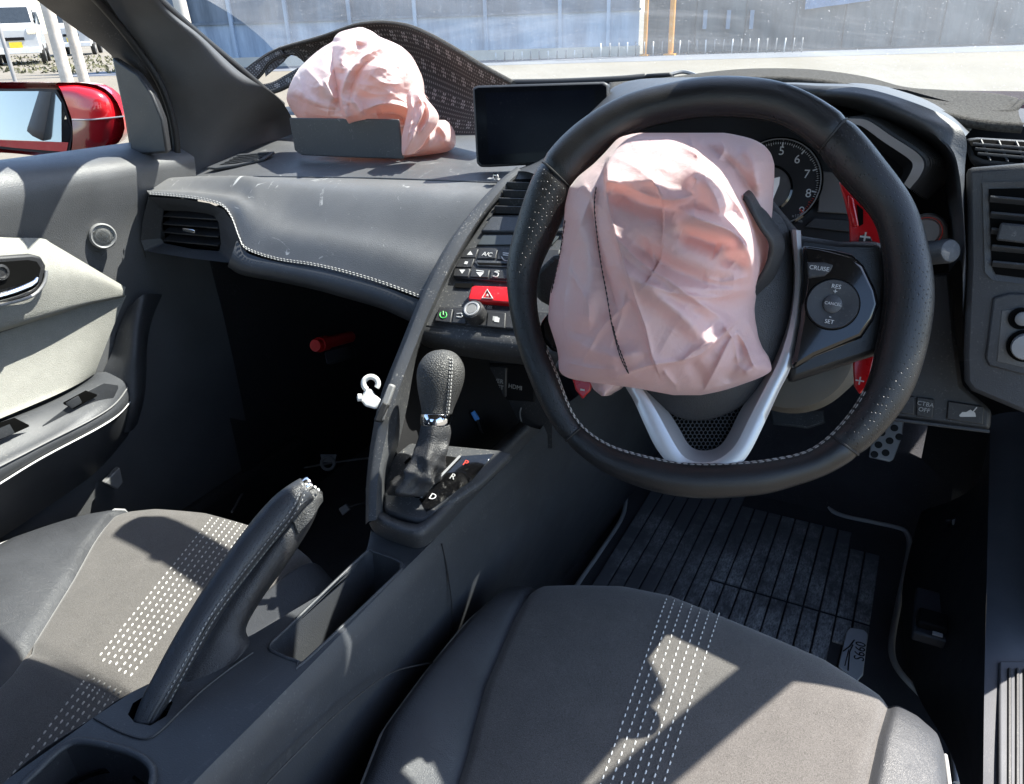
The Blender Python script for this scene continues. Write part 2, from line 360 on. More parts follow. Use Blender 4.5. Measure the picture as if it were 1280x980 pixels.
def matrib():
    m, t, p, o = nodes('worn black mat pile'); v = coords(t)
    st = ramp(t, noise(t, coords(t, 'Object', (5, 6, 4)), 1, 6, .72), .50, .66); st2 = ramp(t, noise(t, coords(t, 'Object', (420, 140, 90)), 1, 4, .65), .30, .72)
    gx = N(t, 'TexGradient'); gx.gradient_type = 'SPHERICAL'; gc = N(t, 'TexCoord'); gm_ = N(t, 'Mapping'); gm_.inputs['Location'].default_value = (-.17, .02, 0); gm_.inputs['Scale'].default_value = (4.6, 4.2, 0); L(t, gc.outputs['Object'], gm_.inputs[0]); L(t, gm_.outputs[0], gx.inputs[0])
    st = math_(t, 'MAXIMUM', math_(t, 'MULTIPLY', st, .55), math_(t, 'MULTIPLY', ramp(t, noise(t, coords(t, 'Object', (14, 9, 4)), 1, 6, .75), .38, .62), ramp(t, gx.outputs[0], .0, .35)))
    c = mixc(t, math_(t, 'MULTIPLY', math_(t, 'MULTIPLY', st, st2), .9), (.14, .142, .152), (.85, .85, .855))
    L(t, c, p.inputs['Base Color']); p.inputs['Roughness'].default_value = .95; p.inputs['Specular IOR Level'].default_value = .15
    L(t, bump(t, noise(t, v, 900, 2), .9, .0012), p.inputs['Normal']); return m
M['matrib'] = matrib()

def windscreen():
    m, t, p, o = nodes('dusty windscreen glass'); v = coords(t)
    t.nodes.remove(p)
    tp = N(t, 'BsdfTransparent'); tp.inputs[0].default_value = (.90, .95, .95, 1)
    gl = N(t, 'BsdfGlossy'); gl.inputs['Roughness'].default_value = .02
    fr = N(t, 'Fresnel'); fr.inputs['IOR'].default_value = 1.45
    m1 = N(t, 'MixShader'); L(t, math_(t, 'MULTIPLY', fr.outputs[0], .5), m1.inputs[0]); L(t, tp.outputs[0], m1.inputs[1]); L(t, gl.outputs[0], m1.inputs[2])
    sp = ramp(t, noise(t, v, 330, 2, .65), .675, .74); sm = ramp(t, noise(t, v, 3.2, 5, .7, .6), .35, .8)
    sw = ramp(t, noise(t, coords(t, 'Object', (1.2, 9, 12), (0, 0, .5)), 1, 5, .65, 1.2), .5, .8)
    f = math_(t, 'ADD', math_(t, 'MULTIPLY', sp, .40), math_(t, 'ADD', math_(t, 'MULTIPLY', sm, .09), math_(t, 'ADD', math_(t, 'MULTIPLY', sw, .09), .065)))
    df = N(t, 'BsdfDiffuse'); df.inputs[0].default_value = (.72, .75, .78, 1); tl = N(t, 'BsdfTranslucent'); tl.inputs[0].default_value = (.72, .75, .78, 1)
    m0 = N(t, 'MixShader'); m0.inputs[0].default_value = .5; L(t, df.outputs[0], m0.inputs[1]); L(t, tl.outputs[0], m0.inputs[2])
    m2 = N(t, 'MixShader'); L(t, f, m2.inputs[0]); L(t, m1.outputs[0], m2.inputs[1]); L(t, m0.outputs[0], m2.inputs[2]); L(t, m2.outputs[0], o.inputs[0]); return m
M['windscreen'] = windscreen()
_m, _t, _p, _o = nodes('mirror silvering'); _p.inputs['Base Color'].default_value = (.80, .82, .82, 1); _p.inputs['Metallic'].default_value = 1; _p.inputs['Roughness'].default_value = .004; M['mirror'] = _m

def gravel():
    m, t, p, o = nodes('pale gravel lot'); v = coords(t)
    a = noise(t, v, .35, 6, .65); b = noise(t, v, 14, 5, .7); tr = ramp(t, noise(t, coords(t, 'Object', (.12, 1.4, 1), (0, 0, .5)), 1, 5, .65), .4, .7)
    c = mixc(t, ramp(t, a, .3, .7), (.105, .094, .074), (.145, .132, .106)); c = mixc(t, math_(t, 'MULTIPLY', ramp(t, b, .45, .75), .4), c, (.09, .084, .068)); c = mixc(t, math_(t, 'MULTIPLY', tr, .6), c, (.115, .105, .085))
    L(t, c, p.inputs['Base Color']); p.inputs['Roughness'].default_value = .95; L(t, bump(t, b, .6, .03), p.inputs['Normal']); return m
M['gravel'] = gravel()
def sheetwall(name, a, b, sc):
    m, t, p, o = nodes(name); v = coords(t)
    c = mixc(t, ramp(t, noise(t, coords(t, 'Object', (1.6, 1.6, .25)), 1, 6, .7), .38, .62), tuple(q*.72 for q in a), tuple(q*1.1 for q in b)); L(t, c, p.inputs['Base Color']); p.inputs['Roughness'].default_value = .6; return m
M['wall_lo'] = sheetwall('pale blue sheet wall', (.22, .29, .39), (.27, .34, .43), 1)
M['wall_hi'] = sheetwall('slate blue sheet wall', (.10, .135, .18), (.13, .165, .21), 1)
M['wall_dk'] = sheetwall('grey green shed wall', (.075, .09, .10), (.11, .125, .13), 1)
M['concrete'] = mat('pale concrete', (.42, .40, .36), .9, var=.15, big=1)
M['shade_asphalt'] = mat('dark strip', (.09, .10, .12), .9, var=.15, big=.6)
M['orange'] = mat('orange paint', (.62, .27, .05), .6, var=.1)
M['bluepaint'] = mat('blue paint', (.12, .20, .33), .5)
M['whitepaint'] = mat('white car paint', (.42, .43, .43), .3, coat=.8, var=.03)
M['yellow'] = mat('yellow plate', (.70, .52, .03), .5)
M['weed'] = mat('dry weeds', (.085, .085, .045), .9, var=.5, big=3)
M['tyre'] = mat('tyre', (.02, .02, .02), .8)
M['wood'] = mat('weathered post', (.42, .38, .33), .85, var=.2)
# ------------------------------------------------------------------ the lot outside
def plane_sheet(name, x0, x1, y0, y1, z, m):
    return struct(raw(name, [(x0, y0, z), (x1, y0, z), (x1, y1, z), (x0, y1, z)], [(0, 1, 2, 3)], m, None, False))
plane_sheet('ground', -220, 220, -160, 260, 0., M['gravel'])
# far side of the lot: wall foot read off the ground
gA = at(300, 84, Z=0); gB = at(745, 71, Z=0)
wdir = gB-gA; wdir[2] = 0; wlen0 = np.linalg.norm(wdir); wdir /= wlen0; wnor = np.array([wdir[1], -wdir[0], 0.])   # towards the camera
def wp(s, z, o=0.): return gA+wdir*s+np.array([0, 0, z])+wnor*o
s_of = lambda px, py=40: (lambda v: ((CAM+v*(((gA-CAM)@wnor)/(v@wnor)))-gA)@wdir)(ray(px, py))
z_of = lambda px, py: (CAM+ray(px, py)*(((gA-CAM)@wnor)/(ray(px, py)@wnor)))[2]
s0, s1 = s_of(170), s_of(800)
zb = (z_of(300, 34)+z_of(700, 9))/2
wt = thing('sheet_metal_wall', 'long blue sheet metal wall with white ribs beyond the gravel lot', 'wall', wp((s0+s1)/2, 0))
X_, Y_, Z_ = wdir, wnor, np.array([0, 0, 1.])
ax_w = (X_, Y_, Z_)
pw = [240, 293, 362, 440, 521, 608, 700, 760, 800]
for a, b in zip(pw[:-1], pw[1:]):
    sa, sb = s_of(a), s_of(b)
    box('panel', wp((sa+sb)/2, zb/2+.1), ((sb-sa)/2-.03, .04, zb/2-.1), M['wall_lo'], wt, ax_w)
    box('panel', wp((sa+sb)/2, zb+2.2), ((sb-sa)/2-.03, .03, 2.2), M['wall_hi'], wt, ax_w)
for a in pw[:-1]:
    box('rib', wp(s_of(a), zb/2+2.3, .09), (.045, .05, zb/2+2.2), M['wall_lo'], wt, ax_w)
sa, sb = s_of(170), s_of(238)
box('panel', wp((sa+sb)/2, 2.5), ((sb-sa)/2, .03, 2.4), M['wall_hi'], wt, ax_w)
box('rail', wp((s0+s1)/2, zb, .06), ((s1-s0)/2, .04, .03), M['wall_hi'], wt, ax_w)
box('footing', wp((s0+s1)/2, .12, .1), ((s1-s0)/2, .1, .12), M['concrete'], wt, ax_w)
# dark asphalt strip in front of the wall, shade put into its colour
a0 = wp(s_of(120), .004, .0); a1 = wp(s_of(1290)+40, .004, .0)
struct(raw('road', [a0+wnor*.1, a1+wnor*.1, a1+wnor*3.4, a0+wnor*2.2], [(0, 1, 2, 3)], M['shade_asphalt'], None, False))
# shed to the right
st_ = thing('grey_shed', 'grey green corrugated shed right of the blue wall', 'shed', wp(s_of(1000), 0, -.8))
k = 0
for a in np.arange(812, 1420, 32):
    sa, sb = s_of(a), s_of(a+32)
    box('sheet', wp((sa+sb)/2, 2.4, -.8-.05*(k % 2)), ((sb-sa)/2+.03, .03, 2.4), M['wall_dk'], st_, ax_w); k += 1
for a in (885, 915, 945): box('light_strip', wp(s_of(a), z_of(a, 25), -.72), (.05, .02, .22), M['wall_lo'], st_, ax_w)
aw = thing('blue_tarp', 'faded blue tarp folded over the shed top', 'tarp', wp(s_of(1045), z_of(1045, 2), -.6))
tp_ = []
for i in range(9):
    px = 1010+i*10; tp_.append([wp(s_of(px), z_of(px, 12-i*1.4)+dz, -.6+.1*math.sin(i*1.7)) for dz in (0, .12, .3, .6)])
surf('sheet', tp_, M['bluepaint'], aw, 8, 18)
for px, w in ((806, .05), (838, .07)):
    g = wp(s_of(px), 0, .3); o = thing('orange_post', 'slim orange post at the end of the blue wall' if px < 820 else 'thick orange post in front of the grey shed', 'post', g)
    lathe('pole', g, (0, 0, 1), [(w, 0), (w, 4.5)], M['orange'], o, 12); box('base_plate', g+np.array([0, 0, .02]), (w*2, w*2, .02), M['orange'], o)
# leaning utility pole seen at the left edge of the windscreen
g = wp(s_of(262), 0, 1.2); o = thing('utility_pole', 'pale utility pole with an orange marker left of the blue wall', 'pole', g)
lathe('pole', g, (-.06, 0, 1), [(.17, 0), (.12, 8)], M['concrete'], o, 14); lathe('marker_band', g+np.array([-.14, 0, z_of(256, 28)-.12]), (-.06, 0, 1), [(.165, 0), (.165, .34)], M['orange'], o, 14)
# row of short white stakes
for i in range(36):
    px = 620+i*10.9; py = 76.5-max(0, (px-620))*.034+max(0, px-900)*.02
    g = at(px, py, Z=0); h = .33 if px > 745 else .2
    V, F = tubeVF([g, g+np.array([.01*math.sin(i), 0, h])], .017, 6)
    tag(raw('stake', V, F, M['greyplastic'] if i % 3 else M['white'], None, True, None, g), 'short white stake in the row along the foot of the wall and shed', 'stake', 'white stakes along the wall')
# parked vans seen through the side window
def van(px, py, D, yaw, m, label, L_=3.6, Wd=1.5, H=1.85):
    c = at(px, py, D=D); c[2] = 0.
    f = np.array([sin(yaw), cos(yaw), 0]); r = np.array([cos(yaw), -sin(yaw), 0]); o = thing('parked_van', label, 'van', c, 'vans parked beyond the fence')
    prof = [(-.5, .22), (-.5, .62), (-.47, .66), (-.40, .70), (-.30, 1.0), (.46, 1.0), (.5, .9), (.5, .22)]
    V = []; F = []
    for s in (-1, 1):
        for a, b in prof: V.append(c+f*(-a*L_)+r*s*Wd/2*(1 if b < .7 else .92)+np.array([0, 0, b*H]))
    k = len(prof); F = [tuple(range(k)), tuple(range(k, 2*k))[::-1]]+[(i, (i+1) % k, (i+1) % k+k, i+k) for i in range(k)]
    bev(raw('body', V, F, m, o, True, None, None, True, 40), .08, 3)
    P = lambda a, w, b: c+f*(-a*L_)+r*w*Wd+np.array([0, 0, b*H])
    nf = f*1.0+np.array([0, 0, .45]); nf /= np.linalg.norm(nf)
    slab('windscreen', [P(-.405, -.42, .70)+nf*.02, P(-.405, .42, .70)+nf*.02, P(-.312, .39, .96)+nf*.02, P(-.312, -.39, .96)+nf*.02], nf, .015, M['glassdark'], o)
    for s in (-1, 1):
        for a, b in ((-.29, -.08), (-.05, .2), (.23, .44)):
            slab('window', [P(a, s*.485, .66), P(b, s*.485, .66), P(b, s*.468, .93), P(a+(.0 if a > -.2 else .05), s*.468, .93)], r*s, .012, M['glassdark'], o)
        box('headlight', P(-.498, s*.37, .56), (.14, .03, .10), M['chrome'], o, (r, f, Z_), .02)
        for a in (-.32, .33):
            wc_ = P(a, s*.46, .17); t = lathe('tyre', wc_-r*s*.09, r*s, [(.2, 0), (.30, .01), (.31, .1), (.30, .17), (.2, .18)], M['tyre'], o, 20)
            lathe('rim', wc_-r*s*.09, r*s, [(.19, .15), (.17, .17), (.05, .185), (.001, .185)], M['silver'], t, 10)
    box('number_plate', P(-.508, 0, .34), (.19, .01, .09), M['yellow'], o, (r, f, Z_)); box('grille', P(-.503, 0, .44), (.3, .01, .05), M['black'], o, (r, f, Z_)); box('bumper', P(-.50, 0, .24), (Wd*.47, .05, .09), M['whiteplastic'], o, (r, f, Z_), .02)
van(22, 44, 27, radians(126), M['whitepaint'], 'white kei van facing the lot with a yellow number plate, left of the fence posts')
van(92, 30, 34, radians(132), M['whitepaint'], 'farther white van parked behind the fence posts')
van(-75, 50, 25, radians(128), M['whitepaint'], 'white van parked beside the other one beyond the thin pole')
for i, (px, lab, w) in enumerate(((86, 'weathered fence post, the nearer of two beside the mirror', .085), (107, 'weathered fence post close to the window frame', .075), (21, 'thin grey pole standing in front of the white van', .03))):
    g = at(px, 108, D=11.0+i*.4); g[2] = 0
    lathe_o = lathe('fence_post' if i < 2 else 'thin_pole', g, (0, 0, 1), [(w, 0), (w*.95, 2.6), (w*.5, 2.62)], M['wood'] if i < 2 else M['greyplastic'], None, 12, g); tag(lathe_o, lab, 'post')
V = []; F = []
for i in range(700):
    a = at(rng.uniform(-20, 150), rng.uniform(70, 92), Z=0); h = rng.uniform(.03, .11); q = rng.uniform(0, 6.28); d = np.array([cos(q), sin(q), 0])*.05
    k = len(V); V += [a-d, a+d, a+np.array([rng.normal(0, .05), rng.normal(0, .05), h])]; F.append((k, k+1, k+2))
stuff(raw('weeds', V, F, M['weed'], None, False))
# ------------------------------------------------------------------ car body round the cabin
XC, XW = -.44, -.125
car = thing('sports_car', 'red two seat car body with charcoal pillars, windscreen and carpeted floor', 'car', (XC, .4, .12))
# floor and firewall
R = [[(-1.10, -.5, .17), (-.44, -.5, .17), (.16, -.5, .17)], [(-1.10, 1.30, .17), (-.44, 1.30, .17), (.16, 1.30, .17)], [(-1.10, 1.55, .26), (-.44, 1.55, .26), (.16, 1.55, .26)], [(-1.10, 1.75, .62), (-.44, 1.75, .62), (.16, 1.75, .62)], [(-1.10, 1.78, .92), (-.44, 1.78, .92), (.2, 1.78, .92)]]
surf('floor_carpet', R, M['carpet'], car, 8, 24, 0, lin)
# passenger kick panel with its soft vertical fold
R = [[at(px, 330, X=-1.06) for px in (160, 200, 250)], [at(px, 470, X=-1.07) for px in (160, 200, 260)], [at(px, 600, X=-1.06) for px in (120, 160, 230)]]
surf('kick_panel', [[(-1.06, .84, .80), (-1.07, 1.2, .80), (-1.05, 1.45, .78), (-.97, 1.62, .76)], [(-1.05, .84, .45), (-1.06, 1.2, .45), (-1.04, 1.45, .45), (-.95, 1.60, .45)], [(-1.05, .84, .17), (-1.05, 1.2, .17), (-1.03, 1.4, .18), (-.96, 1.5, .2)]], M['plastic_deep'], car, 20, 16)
# passenger A pillar: inner trim lofted along the windscreen edge
rows = []
pil = [  # (outer/window edge, mid, inner/windscreen edge) with depths
 [(88, -60, -1.10, .70), (150, -60, -1.07, .72), (170, -60, -1.03, .72), (185, -60, -.99, .72)],
 [(128, 0, None, .79), (165, 0, None, .80), (188, 0, None, .80), (199, 0, None, .81)],
 [(165, 55, None, .83), (205, 50, None, .84), (240, 45, None, .86), (252, 46, None, .88)],
 [(198, 110, None, .86), (240, 105, None, .88), (286, 95, None, .92), (300, 90, None, .95)],
 [(216, 160, None, .88), (262, 150, None, .92), (326, 122, None, 1.0), (345, 120, None, 1.02)],
 [(223, 205, None, .88), (265, 188, None, .93), (332, 155, None, 1.05), (362, 142, None, 1.07)],
 [(226, 235, None, .87), (268, 215, None, .93), (336, 180, None, 1.05), (372, 165, None, 1.08)]]
for r_ in pil: rows.append([at(px, py, Y=y) for px, py, _, y in r_])
surf('pillar_trim', rows, M['pillar'], car, 26, 40)
surf('pillar_face', [[at(px, py, Y=y) for px, py, y in q] for q in (
 [(90, -60, .69), (30, -60, .64), (-30, -60, .60)], [(140, 10, .79), (100, 8, .76), (48, 2, .73)], [(172, 60, .83), (140, 52, .81), (100, 40, .79)], [(196, 96, .85), (170, 86, .83), (138, 68, .82)],
 [(214, 140, .865), (186, 120, .85), (146, 92, .83)], [(222, 205, .865), (200, 200, .85), (164, 194, .84)])], M['plastic_deep'], car, 10, 30)
tube('window_seal', cr([at(px, py, Y=y) for px, py, y in ((60, -60, .62), (125, 4, .77), (168, 56, .825), (200, 104, .85), (217, 155, .86), (223, 210, .86))], 40), .006, M['rubber'], car)
tube('windscreen_seal', cr([at(px, py, Y=y) for px, py, y in ((110, -90, .74), (196, -2, .83), (252, 48, .91), (305, 92, .985), (352, 132, 1.06))], 30), .0075, M['rubber'], car)
# black fixed quarter trim between the mirror and the pillar
slab('quarter_trim', [at(px, py, Y=.80) for px, py in ((139, 71), (172, 92), (190, 118), (203, 150), (209, 192), (165, 194))], np.array([.5, -.9, 0]), .02, M['plastic_deep'], car, .004)
# windscreen: one curved pane from cowl to header
ws = [[(-1.12, 1.26, .945), (-.44, 1.42, .945), (.36, 1.24, .945)], [(-1.06, 1.04, 1.085), (-.44, 1.18, 1.10), (.28, 1.02, 1.085)], [(-.93, .58, 1.215), (-.44, .63, 1.238), (.17, .64, 1.212)]]
surf('windscreen', ws, M['windscreen'], car, 24, 16)
# header rail, driver pillar and sill (mostly beside the frame)
V, F = tubeVF(cr([(-.95, .57, 1.22), (-.44, .61, 1.245), (.18, .64, 1.215)], 16), .03, 10, flat=.6); raw('header_rail', V, F, M['plastic'], car, True, None, None, True)
V, F = tubeVF(cr([(.34, 1.14, .93), (.26, .90, 1.085), (.18, .66, 1.21)], 14), .022, 10); raw('driver_pillar', V, F, M['pillar'], car, True, None, None, True)
# cowl under the glass and red bonnet beyond it
surf('cowl', [[(-1.14, 1.06, .93), (-.44, 1.15, .93), (.36, 1.06, .93)], [(-1.14, 1.40, .925), (-.44, 1.52, .93), (.38, 1.38, .925)]], M['rubber'], car, 16, 4)
surf('bonnet', [[(-1.14, 1.36, .915), (-.44, 1.48, .92), (.38, 1.34, .915)], [(-1.12, 1.8, .84), (-.44, 1.85, .86), (.36, 1.8, .84)], [(-1.0, 2.25, .66), (-.44, 2.35, .68), (.26, 2.25, .66)]], M['paint'], car, 16, 12)
# driver side: sloping trim, sill, scuff plate
R = [[at(1150, 640, Z=.20), at(1215, 610, Z=.37), at(1238, 540, Z=.47)], [at(1128, 740, Z=.20), at(1180, 720, Z=.33), at(1234, 700, Z=.42)], [at(1140, 850, Z=.2), at(1185, 830, Z=.31), at(1231, 830, Z=.41)], [at(1195, 960, Z=.22), at(1212, 940, Z=.31), at(1229, 980, Z=.40)], [at(1220, 1150, Z=.24), at(1224, 1150, Z=.33), at(1228, 1150, Z=.40)]]
sill = surf('sill_trim', R, M['plastic_deep'], car, 16, 40)
R = [[at(1238, 520, Z=.48), at(1262, 515, Z=.50), at(1310, 515, Z=.50), at(1420, 515, Z=.48)], [at(1234, 700, Z=.42), at(1258, 700, Z=.425), at(1310, 700, Z=.42), at(1400, 700, Z=.40)], [at(1231, 830, Z=.41), at(1258, 830, Z=.412), at(1310, 830, Z=.405), at(1400, 830, Z=.39)], [at(1229, 980, Z=.40), at(1258, 980, Z=.402), at(1320, 980, Z=.395), at(1400, 980, Z=.38)], [at(1228, 1200, Z=.395), at(1258, 1200, Z=.40), at(1330, 1200, Z=.39), at(1400, 1200, Z=.37)]]
surf('side_sill', R, M['sillskin'], car, 16, 40)
sp = [at(1249, 826, Z=.415), at(1330, 826, Z=.412), at(1340, 1150, Z=.405), at(1249, 1150, Z=.405)]
scuff = slab('scuff_plate', sp, (0, 0, 1), .006, M['sillskin'], car, .002)
for px in (1262, 1272, 1282, 1292): tube('rib', [at(px, 836, Z=.4155), at(px, 1120, Z=.4065)], .0018, M['plastic_deep'], scuff, 6)
# hood release lever and fuel lid lever on the driver trim
hl = slab('hood_release', [at(px, py, Z=.33) for px, py in ((1180, 650), (1212, 650), (1208, 640), (1190, 637))], (-.4, -.2, .9), .02, M['plastic_deep'], car, .003)
slab('pictogram', [at(px, py, Z=.334) for px, py in ((1190, 650), (1199, 646), (1208, 652), (1208, 657), (1190, 655))], (-.4, -.2, .9), .002, M['white'], hl)
fl = box('fuel_lid_lever', at(1166, 772, Z=.31), (.024, .05, .008), M['plastic'], car, None, .003)
box('handle', at(1166, 776, Z=.325), (.018, .016, .006), M['black'], fl, None, .003); box('pictogram', at(1172, 791, Z=.320), (.006, .006, .001), M['white'], fl)
# body sides, roof hoop behind the seats (outside the frame, they give the shade and the mirror its picture)
surf('door_skin', [[(-1.145+.03*min(0, y), y, z) for y in (-1.7, -.6, .2, .95)] for z in (.25, .5, .76, .83)], M['paint2'], car, 12, 8)
surf('rear_quarter_glass', [[(-1.155, y, .83) for y in (-1.6, -.9, -.30)], [(-1.06, y, 1.16) for y in (-1.3, -.9, -.35)]], M['glassdark'], car, 8, 6)
surf('kick_panel', [[(.27, .80, .90), (.29, 1.2, .93), (.26, 1.55, .92), (.1, 1.75, .90)], [(.245, .84, .50), (.25, 1.2, .50), (.22, 1.5, .5), (.1, 1.66, .5)], [(.22, .84, .16), (.23, 1.2, .16), (.2, 1.4, .17), (.1, 1.5, .2)]], M['plastic_deep'], car, 20, 16)
vis = slab('added_visor', [(-.12, .70, 1.190), (-.12, .85, 1.112), (.02, .86, 1.105), (.12, .84, 1.105), (.17, .80, 1.115), (.16, .66, 1.19)], (0, -.4, -.9), .016, M['pillar'], car, .005)  # added visor, out of view, placed to keep sun off the driver seat
box('inner_sill', (-1.065, .25, .225), (.03, .75, .085), M['plastic_deep'], car, None, .012)
slab('sunlit_sill_end', [at(px, py, X=-1.025) for px, py in ((131, 604), (150, 584), (155, 603), (147, 612))], (1, 0, 0), .01, M['greyplastic'], car, .002)  # sunlight on the sill end put in as a light grey slab
# closed roof panel and rear hoop: outside the frame, they shade the cabin
surf('roof_panel', [[(-.93, .58, 1.222), (-.44, .625, 1.248), (.17, .65, 1.215)], [(-.95, .2, 1.235), (-.44, .2, 1.262), (.17, .2, 1.235)], [(-.95, -.35, 1.20), (-.44, -.35, 1.225), (.17, -.35, 1.20)]], M['pillar'], car, 16, 16, .025)
surf('rear_bulkhead', [[(-1.12, -.55, .2), (.22, -.55, .2)], [(-1.12, -.52, .6), (.22, -.52, .6)], [(-1.12, -.5, .9), (.22, -.5, .9)]], M['plastic_deep'], car, 8, 10)
V, F = tubeVF(cr([(.22, -.55, .85), (.14, -.42, 1.08), (.06, -.36, 1.2)], 14), .05, 10); raw('rear_pillar', V, F, M['pillar'], car, True, None, None, True)
V, F = tubeVF(cr([(-1.14, -.55, .85), (-1.04, -.42, 1.08), (-.94, -.36, 1.2)], 14), .05, 10); raw('rear_pillar', V, F, M['pillar'], car, True, None, None, True)
rv = slab('rear_view_mirror', [(-.52, .79, 1.185), (-.50, .785, 1.215), (-.30, .76, 1.215), (-.285, .76, 1.19), (-.30, .765, 1.155), (-.50, .79, 1.155)], (-.1, -1, .1), .03, M['plastic_deep'], car, .008)
tube('mirror_stalk', [(-.40, .79, 1.19), (-.40, .80, 1.21), (-.40, .78, 1.225)], .010, M['plastic_deep'], rv, 8)
# ------------------------------------------------------------------ passenger door
door = thing('passenger_door', 'passenger door with charcoal skin, pale grey cloth and silver pull', 'car door', (-1.06, .4, .40))
# top roll and skin (rows run down, columns run forward)
def drow(z, xs, ys): return [(x, y, z) for x, y in zip(xs, ys)]
ys = [-.3, .2, .5, .70, .82, .875]
top = [[(-1.125, y, .925-.03*max(0, y-.5)) for y in ys], [(-1.085, y, .930-.06*max(0, y-.5)) for y in ys], [(-1.052, y, .918-.06*max(0, y-.5)) for y in ys], [(-1.040, y, .89) for y in ys], [(-1.045, y, .855) for y in ys], [(-1.055, y, .80) for y in ys], [(-1.055, y, .70) for y in ys], [(-1.05, y, .60) for y in ys], [(-1.05, y, .42) for y in ys], [(-1.06, y, .25) for y in ys]]
surf('door_panel', top, M['doorskin'], door, 30, 50)
# cloth, upper bulge
up = [[at(px, py, X=x) for px, py, x in q] for q in (
 [(-160, 285, -1.043), (-60, 292, -1.043), (10, 297, -1.043), (52, 298, -1.043), (66, 305, -1.043), (110, 331, -1.043), (157, 359, -1.044)],
 [(-160, 300, -1.022), (-60, 308, -1.022), (10, 312, -1.022), (52, 313, -1.022), (66, 318, -1.023), (110, 337, -1.026), (156, 362, -1.04)],
 [(-160, 400, -1.000), (-60, 375, -1.000), (10, 355, -1.002), (52, 345, -1.004), (66, 343, -1.008), (110, 348, -1.018), (156, 364, -1.038)],
 [(-160, 440, -1.000), (-60, 418, -1.000), (10, 398, -1.003), (52, 386, -1.008), (66, 383, -1.010), (110, 374, -1.02), (156, 368, -1.038)],
 [(-160, 452, -1.012), (-60, 430, -1.012), (10, 410, -1.012), (52, 397, -1.014), (66, 393, -1.016), (110, 380, -1.024), (156, 370, -1.040)],
 [(-160, 455, -1.04), (-60, 433, -1.04), (10, 412, -1.04), (52, 399, -1.04), (66, 395, -1.04), (110, 381, -1.04), (156, 371, -1.045)])]
surf('cloth_insert', up, M['cloth'], door, 40, 30)
lo = [[at(px, py, X=x) for px, py, x in q] for q in (
 [(-160, 456, -1.040), (-40, 428, -1.040), (52, 399, -1.040), (110, 381, -1.042), (158, 369, -1.046)],
 [(-160, 500, -1.036), (-40, 470, -1.036), (52, 440, -1.038), (104, 416, -1.040), (145, 400, -1.046)],
 [(-160, 560, -1.018), (-40, 528, -1.018), (48, 496, -1.022), (98, 471, -1.030), (122, 458, -1.044)],
 [(-160, 572, -1.010), (-40, 538, -1.010), (46, 504, -1.016), (94, 482, -1.028), (119, 467, -1.046)])]
surf('cloth_insert', lo, M['cloth'], door, 40, 24)
# handle cup
cup = slab('handle_cup', [at(px, py, X=-1.0) for px, py in ((-60, 325), (40, 318), (52, 321), (58, 332), (56, 348), (48, 364), (34, 372), (-60, 398))], (1, 0, 0), .012, M['plastic_deep'], door, .003)
slab('cup_floor', [at(px, py, X=-.998) for px, py in ((-60, 332), (36, 325), (46, 327), (51, 335), (48, 350), (-60, 378))], (1, 0, 0), .002, M['hole'], cup)
lathe('lock_bolt', at(0, 340, X=-.998), (1, 0, 0), [(.010, 0), (.010, .003), (.007, .004), (.006, .002), (0, .002)], M['plastic_deep'], cup, 18)
tube('door_pull', cr([at(px, py, X=-.985) for px, py in ((-70, 386), (0, 371), (30, 361), (43, 354), (47, 347))], 20), [.0055]*17+[.0050, .004, .002], M['chrome'], door, 10)
tube('pull_trim', cr([at(px, py, X=-.997) for px, py in ((-70, 402), (0, 382), (30, 374), (46, 366), (56, 352), (58, 338))], 20), .0022, M['silver2'], door, 8)
# tweeter
tw = at(128, 295, X=-1.046); nx = np.array([.93, -.35, .12])
sp_ = lathe('tweeter', tw, nx, [(.0185, -.004), (.0185, .004), (.0165, .0065), (.0150, .0055), (.0150, .004)], M['greyplastic'], door, 32)
lathe('grille', tw, nx, [(.0150, .0035), (.010, .0055), (0, .0062)], mat('tweeter grille', (.23, .23, .22), .6, grain=0, var=.05), sp_, 28)
mb = MB(); q1 = np.cross(nx, [0, 0, 1.]); q1 /= np.linalg.norm(q1); q2 = np.cross(q1, nx)
for i in range(-8, 9):
    for j in range(-8, 9):
        a, b = (i+.5*(j % 2))*.0017, j*.0015
        if hypot(a, b) < .0135: mb.box(tw+q1*a+q2*b+nx/np.linalg.norm(nx)*(.0064-.0022*(hypot(a, b)/.0150)**2), q1*.00045, q2*.00045, nx*.0003)
stuff(mb.build('grille_holes', M['hole'], sp_))
# armrest shelf with the switch wells
def ar(px, py, x): return at(px, py, X=x)
rows = [[ar(-170, 582, -1.03), ar(-40, 540, -1.03), (ar(50, 508, -1.03)), ar(100, 482, -1.035), ar(122, 466, -1.045)],
        [ar(-170, 590, -1.0), ar(-40, 549, -1.0), ar(50, 512, -1.0), ar(110, 482, -1.01), ar(135, 465, -1.04)],
        [ar(-170, 655, -.965), ar(-40, 592, -.965), ar(50, 548, -.965), ar(125, 505, -.97), ar(158, 472, -1.02)],
        [ar(-170, 668, -.955), ar(-40, 603, -.955), ar(50, 557, -.955), ar(135, 512, -.962), ar(165, 478, -1.02)],
        [ar(-170, 690, -.955), ar(-40, 626, -.955), ar(50, 572, -.955), ar(140, 524, -.962), ar(168, 494, -1.02)],
        [ar(-170, 730, -.985), ar(-40, 655, -.985), ar(50, 604, -.985), ar(130, 560, -.99), ar(166, 525, -1.03)],
        [ar(-170, 790, -1.03), ar(-40, 700, -1.03), ar(50, 640, -1.03), ar(120, 590, -1.03), ar(160, 545, -1.05)]]
arm = surf('armrest', rows, M['plastic'], door, 36, 40)
tube('trim_line', cr([ar(-170, 692, -.953), ar(-40, 628, -.953), ar(50, 574, -.953), ar(138, 526, -.960), ar(168, 496, -1.018)], 40), .0013, M['whiteplastic'], door, 6)
